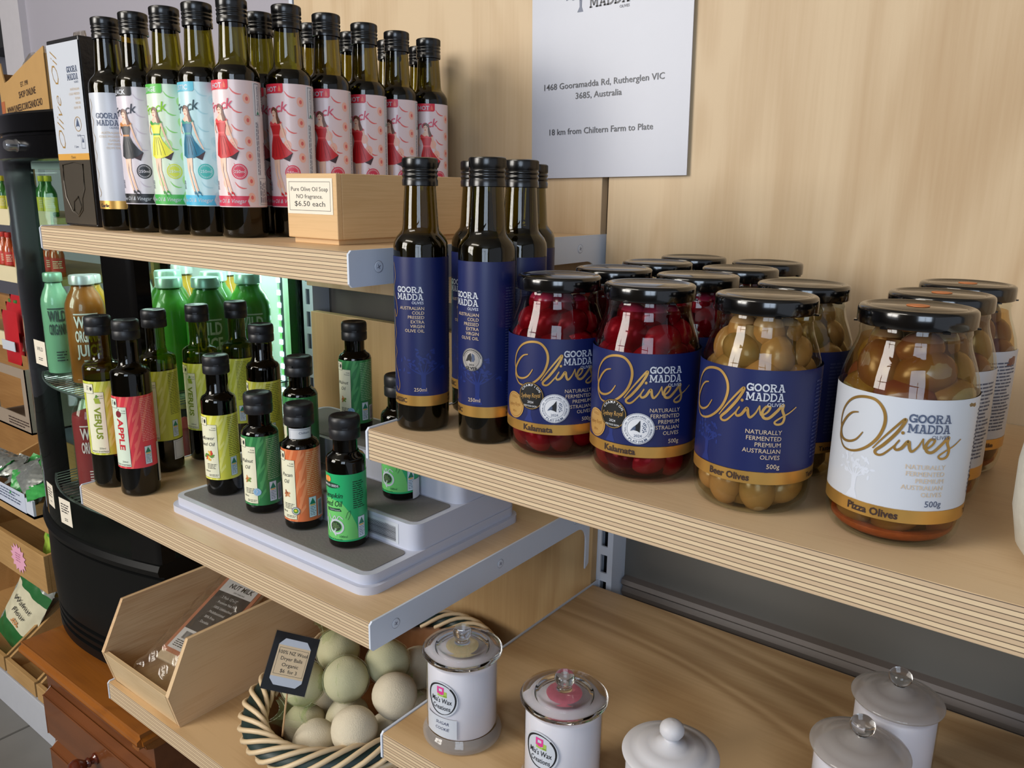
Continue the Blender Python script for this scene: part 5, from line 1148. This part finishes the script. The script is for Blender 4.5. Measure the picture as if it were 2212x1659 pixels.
drink(-.9500, -.1850, -.477, .0280, .180, '#b9c2ae', '#c2ccc4', 'clear water bottle beside the pink-red drink'); drink(-.7100, -.1500, -.477, .0300, .185, '#c04a50', '#c9b878', 'pink-red drink bottle low down behind the verjus bottles', None, None, '#f0d8d8', .82)
# herb bunches in tubs high in the fridge
def herbs(x, y, z, c1, c2, label, h=.06, n=26):
    e = empty('produce_tub', (x, y, z), .3, label, 'produce tub'); b = MB(); b.prism(rrect(-.045, .045, -.028, .028, .006), 'Z', 0, .022, mat('cream_tub', '#d8ceb0', .5)); b.build('tub', e, ang=30)
    b = MB(); rd = random.Random(int(abs(x*1000))); m1, m2 = mat('herb_'+c1, c1, .5, var=.3), mat('herb_'+c2, c2, .5, var=.3)
    for k in range(n):
        a0, a1 = rd.uniform(-.038, .038), rd.uniform(-.022, .022); tx = rd.uniform(-.02, .02); b.tube([(a0, a1, .008), (a0+tx*.5, a1, .02+h*.5), (a0+tx, a1+rd.uniform(-.01, .01), .02+h*rd.uniform(.6, 1.0))], lambda t: .0042*(1-t)+.0006, m1 if k % 2 else m2, seg=6)
    b.build('stalks', e, ang=60); return e

herbs(-.945, -.235, SH+.0, '#8a3c22', '#4c7a30', 'tub of rusty red stalks low by the fridge door', .05) if False else None

# things standing on the fridge
LQ = Matrix.Translation((-1.0278+.0147, -.2111+.0786, .1555)) @ Matrix.Rotation(math.radians(-10.6), 4, 'Z')
e = empty('licorice_carton', LQ.translation, math.radians(-10.6), 'long open brown cardboard carton of bagged sweets on top of the fridge', 'carton')
KR = mat('kraft_card', '#b08a54', .6, var=.06); b = MB(); hx, hy = .17, .08
b.box(-hx, hx, hy-.002, hy, 0, .105, KR); b.box(-hx, -hx+.002, -hy, hy, 0, .09, KR); b.box(hx-.002, hx, -hy, hy, 0, .09, KR); b.box(-hx, hx, -hy, hy, 0, .002, KR)
b.prism([(-hx, 0), (hx, 0), (hx, .100), (.03, .086), (-.09, .072), (-.122, .070), (-.132, .085), (-.14, .105), (-hx, .108)], 'Y', -hy, -hy+.002, KR); b.build('box', e, smooth=False)
a = Art(None); a.text('EST. 1998', 24, 54, 8, BROWNK, 1, 'C', width=52); a.text('SHOP ONLINE', 36, 37, 11, BROWNK, 1, 'C', width=118, bold=.01); a.text('WWW.JUNEELICORICEANDCHO', -126, 17, 11.5, BROWNK, 1, 'L', width=256, bold=.01); a.rect(-169, 12, -140, 40, mat('brick_ink', '#a85f38', .5), 1); a.build('print', e, loc=(0, -hy, 0))
for k, (dx, c, lb) in enumerate(((-.115, '#8a4a3c', 'crinkled clear bag of red-brown sweets in the carton'), (-.03, '#a8b04a', 'crinkled clear bag of lime green sweets in the carton'), (.06, '#4a403c', 'crinkled clear bag of dark sweets in the carton'))):
    t = empty('sweet_bag', (0, 0, 0), 0, lb, 'sweet bag', 'sweet bags in the carton'); t.matrix_world = LQ @ Matrix.Translation((dx, -.03, .052))
    b = MB(); b.grid(lambda u, v: ((.034+.002*math.sin(14*PI*u))*math.cos(2*PI*u)*math.sin(PI*(.02+.96*v)), .03*math.sin(2*PI*u)*math.sin(PI*(.02+.96*v)), -.048+.095*v), 30, 10, mat('sweets_'+c, c, .5, var=.5, vs=160), closeu=True); b.build('sweets', t, ang=50)
    b = MB(); b.grid(lambda u, v: ((.038+.003*math.sin(22*PI*u+6*v))*math.cos(2*PI*u)*(1-.5*v*v), (.033+.004*math.sin(18*PI*u-7*v))*math.sin(2*PI*u)*(1-.85*v**3), -.049+.122*v), 48, 14, thin_glass('crinkle_film', '#ece8e0', rough=.12, haze='#a8a098', hazefac=.18), closeu=True); b.build('film', t, ang=30)
b = MB(); P = [(-.05, 0), (.05, 0), (.056, .02)]+[(.056*math.cos(PI*k/20), .145+.056*math.sin(PI*k/20)) for k in range(21)]+[(-.056, .02)]
b.prism(P, 'Y', 0, .012, wood('round_board', '#d0a765', '#bd9050', 'Z', 1.0, .15, off=4)); o = b.build('paddle_board', loc=(-1.168, .018, .1555), bevel=.002, smooth=False); o.rotation_euler = (-.04, 0, .35); tag(o, 'round-topped tan wooden board behind the leftmost bottle caps, against the grey wall', 'wooden board')
e = empty('sweet_bag', (-1.218, -.012, .1555), 0, 'clear crinkled bag standing just left of the tan round-topped board', 'sweet bag'); b = MB(); b.grid(lambda u, v: ((.034+.004*math.sin(20*PI*u+6*v))*math.cos(2*PI*u)*(1-.35*v*v), (.022+.004*math.sin(18*PI*u-7*v))*math.sin(2*PI*u)*(1-.85*v**3), .19*v), 48, 22, thin_glass('crinkle_film', '#ece8e0'), closeu=True); b.build('film', e, ang=30)
b = MB(); b.grid(lambda u, v: (.028*math.cos(2*PI*u)*math.sin(PI*(.02+.96*v))**.5, .016*math.sin(2*PI*u)*math.sin(PI*(.02+.96*v))**.5, .001+.13*v), 24, 14, mat('tan_sweets', '#b8925c', .5, var=.4, vs=150), closeu=True); b.build('sweets', e)
# ================================================================== CABINET
M_ced = wood('stained_cabinet_wood', '#93571f', '#613514', 'X', 1.0, figure=.35, fine=.25, off=21, rough=.28, coat=.4)
M_ced2 = wood('stained_drawer_wood', '#704020', '#4f2a14', 'X', .8, figure=.3, fine=.2, off=25, rough=.3, coat=.4)
CX0, CX1 = -.968, -.558
e = empty('side_cabinet', ((CX0+CX1)/2, -.15, FZ), 0, 'orange-brown stained wooden cabinet under the fridge', 'cabinet'); ox, oy, oz = (CX0+CX1)/2, -.15, FZ
def L3(o): o.location = (-ox, -oy, -oz); return o
b = MB(); tp = [(-.351, -.7500), (-.351, -.7560), (-.356, -.7600), (-.357, -.7660), (-.352, -.7700), (-.345, -.7720), (-.343, -.7790), (-.336, -.7820), (-.330, -.7840), (.035, -.7840), (.035, -.7500)]
b.prism(tp, 'X', CX0, CX1, M_ced)
for x, s in ((CX1, 1),):
    sp_ = [(0, -.7560), (s*.006, -.7600), (s*.007, -.7660), (0, -.7700), (-s*.006, -.7720), (-s*.008, -.7790), (-s*.014, -.784), (-s*.03, -.784), (-s*.03, -.756)]
    b.prism([(x+a_, z) for a_, z in sp_], 'Y', -.350, .035, M_ced)
L3(b.build('top', e, smooth=False, bevel=.001))
b = MB(); b.box(CX0+.02, CX1-.016, -.325, .03, FZ+.03, -.784, M_ced2); b.box(CX0+.012, CX1-.010, -.335, .03, FZ, FZ+.05, M_ced); L3(b.build('carcass', e, smooth=False, bevel=.001))
def drawer(z0, z1):
    b = MB(); xa, xb = CX0+.035, CX1-.030; b.prism([(-.326, z0), (-.336, z0+.010), (-.340, z0+.012), (-.340, z1-.012), (-.336, z1-.010), (-.326, z1)], 'X', xa, xb, M_ced2); d = L3(b.build('drawer', e, smooth=False, bevel=.0012))
    for kx in (-.745,):
        b = MB(); b.lathe([(.010, 0), (.010, .003), (.0065, .006), (.006, .010), (.0085, .012), (.0085, .014), (.0065, .017), (.010, .021), (.0145, .027), (.0155, .033), (.013, .040), (.007, .044), (0, .045)], mat('turned_knob', '#5a2412', .2, coat=.6, var=.1), seg=32)
        b.xf(Matrix.Translation((kx, -.340, (z0+z1)/2)) @ Matrix.Rotation(PI/2, 4, 'X')); b.build('knob', d)
drawer(-.940, -.838); drawer(-1.060, -.950); drawer(-1.17, -1.070)

# ================================================================== DISPLAY STAND FAR LEFT
M_bin = wood('honey_display_wood', '#b8925f', '#94703f', 'X', .9, figure=.2, fine=.4, off=31, rough=.5)
def bin_(x0, x1, z0, hf, hb, label, depth=.21, yf=-.20, lean=.0):
    e = empty('display_bin', ((x0+x1)/2, yf, z0), 0, label, 'display bin', 'wooden display bins of the left stand'); w_ = (x1-x0)/2
    b = MB(); b.box(-w_, w_, 0, .010, 0, hf, M_bin); b.build('front_panel', e, smooth=False, bevel=.001)
    for s in (-1, 1):
        b = MB(); xs = sorted((s*w_, s*(w_-.008))); b.prism([(.010, 0), (.010, hf), (depth, hb), (depth, 0)], 'X', xs[0], xs[1], M_bin); b.build('side_panel', e, smooth=False)
    b = MB(); b.box(-w_, w_, depth, depth+.008, 0, hb, M_bin); b.build('back_panel', e, smooth=False); b = MB(); b.box(-w_+.008, w_-.008, .010, depth, .0, .008, M_bin); b.build('base', e, smooth=False); return e
b1_ = bin_(-1.70, -1.227, -.808, .088, .10, 'upper honey wood bin with a pink starburst note on its front')
a = Art(None); pts = []
for k in range(28):
    t = 2*PI*k/28; r = 1.0 if k % 2 else .72; pts.append((40*r*math.cos(t), 36*r*math.sin(t)))
a.poly(pts, mat('pink_note', '#e3a6be', .6), 1); a.lines(-14, -12, 14, 12, 6, mat('rose_ink', '#b06a8a', .5), 2); o = a.build('starburst_note', b1_, loc=(.105, -.001, .045)); o['label'] = 'pink starburst note'
bin_(-1.70, -1.20, -.700, .035, .10, 'shallow honey wood tray above the starburst bin', yf=-.16, depth=.19)
b3_ = bin_(-1.99, -1.545, -1.125, .040, .19, 'low wide wooden bin holding the walnut flour packets', depth=.235)
b4_ = bin_(-1.535, -1.375, -1.125, .040, .19, 'low empty narrow wooden bin right of the walnut flour bin', depth=.235); bin_(-1.365, -1.10, -1.125, .040, .19, 'low empty wooden bin nearest the cabinet', depth=.235)
b = MB(); b.box(-2.2, -1.07, -.198, .25, FZ, -1.127, mat('white_plinth', '#b9bcc4', .5)); b.box(-2.2, -1.07, -.203, -.198, -1.150, -1.127, mat('white_plinth')); tag(b.build('display_plinth', smooth=False, bevel=.001), 'white kick plinth under the wooden bins on the tiled floor', 'plinth')
b = MB(); b.box(-2.2, -1.07, .06, .075, -1.125, -.25, wood('stand_back', '#a87c4a', '#8f6436', 'X', .7, .3, off=33)); tag(b.build('display_back_board', smooth=False), 'brown wooden back board of the left display stand', 'back board')
Mst = mat('cream_strip', '#d6caa6', .5)
def sauce(x, y, z, c1, c2, label, group, h=.078):
    e = empty('sauce_bottle', (x, y, z), face_cam(x, y, 0, 13), label, 'bottle', group)
    b = MB(); r = .0135; P = [(0, 0), (r*.9, 0), (r, .002), (r, h*.55), (r*.85, h*.65), (r*.42, h*.78), (r*.4, h*.88)]; b.lathe(P, mat('sauce_'+c1, c1, .2, coat=.5, var=.1), seg=28); b.build('glass', e, ang=50)
    b = MB(); b.lathe([(r*.46, h*.86), (r*.5, h*.87), (r*.5, h*.99), (0, h)], mat('saucecap_'+c2, c2, .4), seg=24); b.build('cap', e, ang=40)
    a = Art(13.5); a.rect(-15, h*120, 15, h*480, mat('saucelab_'+c2, c2, .4), 0); a.lines(-9, h*180, 9, h*400, 4, Mst, 1); a.build('label', e); return e
for zt, (c1, c2, nm, lb) in zip((-.012, -.128, -.272, .1545), (('#2f6a2a', '#c9bf32', 'green', 'small green and yellow sauce bottle on the upper shelf of the left stand'), ('#a8481e', '#b8342a', 'orange', 'small orange-red sauce bottle on the middle shelf of the left stand'), ('#24482a', '#3d7a3a', 'dark green', 'small dark green sauce bottle on the lower shelf of the left stand'), (None, None, None, None))):
    o = MB(); o.box(-1.66, -1.105, -.150, .058, zt-.012, zt, M_bin); sh = o.build('stand_shelf', smooth=False); tag(sh, {-.012: 'upper honey wood shelf of the left stand with cream strip', -.128: 'middle honey wood shelf of the left stand with cream strip', -.272: 'lower honey wood shelf of the left stand with cream strip', .1545: 'top board of the left stand under the sweets carton'}[zt], 'shelf')
    if c1 is None: continue
    o = MB(); o.box(-1.66, -1.105, -.156, -.151, zt-.020, zt+.012, Mst); o.build('price_strip', sh, smooth=False)
    for k in range(8): sauce(-1.17-.036*k, -.125+.004*(k % 2), zt, c1, c2, lb, nm+' sauce bottles on the left stand')
for x in (-1.105, -1.672):
    o = MB(); o.box(x, x+.012, .03, .058, -1.125, .142, M_bin); tag(o.build('stand_post', smooth=False), 'honey wood post at the %s of the left stand' % ('right edge, beside the fridge' if x > -1.2 else 'far left'), 'post')
def pouch(x, y, z, w_, h, rx, rz, c1, c2, label, txt=None, group=None):
    e = empty('foil_pouch', (x, y, z), 0, label, 'pouch', group); e.rotation_euler = (rx, .0, rz)
    b = MB(); F1 = mat('pouch_'+c1, c1, .3, var=.15); F2 = mat('pouch_'+c2, c2, .3, var=.15); SVF = mat('silver_crinkle', '#b9beb9', .25, metal=.7, var=.3, vs=90)
    def sf(sgn):
        def fn(u, v):
            ed = min(1, 4.5*min(u, 1-u)); ed2 = min(1, 5*min(v, 1-v)); return ((u-.5)*w_, sgn*(.012*ed*ed2+.0016*math.sin(u*19+v*7)*math.sin(v*23)), v*h)
        return fn
    b.grid(sf(-1), 18, 8, F2); n0 = len(b.f)
    b.grid(lambda u, v: sf(-1)(u, v), 1, 1, F1) if False else None
    b2 = MB(); b2.grid(lambda u, v: (lambda q: (q[0], q[1], q[2]))(sf(-1)(u, .0+v*.28)), 18, 6, F1); b2.grid(lambda u, v: sf(-1)(u, .28+v*.47), 18, 10, F2); b2.grid(lambda u, v: sf(-1)(u, .75+v*.13), 18, 4, F1); b2.grid(lambda u, v: (lambda q: (q[0]+.003*math.sin(v*20), q[1]-.004*math.sin(u*31)*v, q[2]))(sf(-1)(u, .88+v*.12)), 18, 5, SVF); b2.grid(sf(1), 18, 16, SVF); b2.build('foil', e, ang=50)
    if txt:
        a = Art(None)
        for i, t in enumerate(txt): a.text(t, 0, h*1000*(.56-.13*i), h*1000*.075, M_ink, 1, 'C', shear=.3)
        for k in range(7): a.ell(-12+k*4, h*1000*(.33+.03*(k % 2)), 4, 2.6, mat('food_#c98a52', '#c98a52', .5), 1, n=12, rot=k)
        a.build('print', e, loc=(0, -.0155, 0))
    return e
pw = pouch(-1.650, -.150, -1.112, .125, .235, -.22, .10, '#2c6a38', '#d8d2b4', 'walnut flour pouch standing in front in the low bin', ('Walnut', 'Flour')); pw.rotation_euler = (-.22, .50, .10)
pw = pouch(-1.640, -.085, -1.110, .12, .25, -.25, .25, '#2c6a38', '#cfccb8', 'silver topped pouch close behind the walnut flour'); pw.rotation_euler = (-.2, .55, .2)
pouch(-1.325, -.155, -.798, .10, .115, -.2, -.3, '#4f9a3c', '#9fc04a', 'bright green food pouch in the starburst bin')
pouch(-1.56, -.05, -1.0, .12, .1, -.3, .2, '#c8b83a', '#8fa0b4', 'blue and yellow pouch under the starburst bin at the photo edge')
# top tray with green silver sachets
e0 = empty('sachet_box', (-1.40, -.145, -.612), 0, 'low box of silver and green sachets with a white card front', 'box'); b = MB(); b.box(-.16, .155, -.055, .075, 0, .006, M_bin); b.box(-.16, .155, -.055, -.050, 0, .040, mat('pale_blue_card')); b.box(.150, .155, -.05, .075, 0, .03, M_bin); b.build('box', e0, smooth=False)
a = Art(None); a.rect(-150, 4, 120, 48, mat('white_card_blue', '#c3cbdc', .5), 1); a.lines(-40, 14, 100, 40, 7, SLATE, 2); a.build('price_card', e0, loc=(0, -.055, 0))
e0.location.z = -.640
rd = random.Random(11); SVF = mat('silver_crinkle', '#b9beb9', .25, metal=.7, var=.3, vs=90); GF = mat('green_foil', '#3f9a4c', .3, var=.3, vs=60)
for k in range(14):
    x, y, z = -1.52+.019*k+rd.uniform(-.01, .01), -.155+rd.uniform(-.02, .035), -.598+.014*(k % 3)
    b = MB(); b.grid(lambda u, v: ((u-.5)*.075, (v-.5)*.055, .008*math.sin(PI*u)*math.sin(PI*v)+.003*math.sin(u*25+k)*math.sin(v*19)), 14, 10, SVF if k % 3 != 1 else GF); b.grid(lambda u, v: ((u-.5)*.075, (v-.5)*.055, -.008*math.sin(PI*u)*math.sin(PI*v)), 8, 6, SVF if k % 3 != 1 else GF)
    o = b.build('foil_sachet', loc=(x, y, z), ang=40); o.rotation_euler = (rd.uniform(.2, .9), rd.uniform(-.5, .5), rd.uniform(-.6, .9)); tag(o, 'green foil sachet heaped in the white-fronted box' if k % 3 == 1 else 'silver foil sachet heaped in the white-fronted box', 'sachet', 'green foil sachets in the box' if k % 3 == 1 else 'silver foil sachets in the box')
b = MB(); b.tube([(-.16, 0, 0), (.17, .0, 0)], .045, mat('blue_grey_roll', '#5d6470', .5, var=.1), seg=32); o = b.build('grey_roll', loc=(-1.40, -.02, -.505), ang=40); tag(o, 'blue-grey rolled bundle above the foil sachets', 'roll')
e0 = empty('cardboard_dispenser', (-1.245, -.20, -.445), 0, 'taupe cardboard dispenser with an arched cut-out at the far left', 'dispenser'); TB = mat('taupe_card', '#8f8070', .6, var=.05); b = MB()
b.box(-.20, .045, .0, .12, 0, .004, TB); b.box(.043, .045, 0, .12, 0, .135, TB); b.box(-.20, .045, .118, .12, 0, .135, TB); b.box(-.20, .045, 0, .002, 0, .035, TB); b.box(.025, .045, 0, .002, .035, .135, TB); b.box(-.20, -.10, 0, .002, .035, .135, TB); b.box(-.10, .025, 0, .002, .115, .135, TB); b.build('box', e0, smooth=False)
a = Art(None); a.lines(-60, 8, 40, 24, 6, BROWNK, 1); a.build('print', e0)
for k in range(3):
    b = MB(); b.grid(lambda u, v: ((u-.5)*.07, -.006*math.sin(PI*u)*math.sin(PI*v), v*.11), 10, 10, mat('red_pack', '#b02028', .35, var=.1)); b.grid(lambda u, v: ((u-.5)*.07, .006*math.sin(PI*u)*math.sin(PI*v), v*.11), 10, 10, mat('red_pack'))
    b.box(-.03, .03, -.0085, -.0075, .03, .05, LWHITE); o = b.build('red_packet', loc=(-1.275-.055*k, -.185+.03*k, -.31+.008*k), ang=40); tag(o, ('red packet nearest the fridge above the cardboard dispenser', 'red packet second from the fridge above the dispenser', 'red packet farthest left above the dispenser')[k], 'packet', 'red packets')
# tray of things in the fridge door gap: pale tubs
for k, (z, c1, c2, lb) in enumerate(((-.086, '#3f7a34', '#c2b83a', 'x'), )): pass
herbs(-.900, -.235, .0, '#3f7a34', '#c2b83a', 'x') if False else None
bpy.context.view_layer.update()
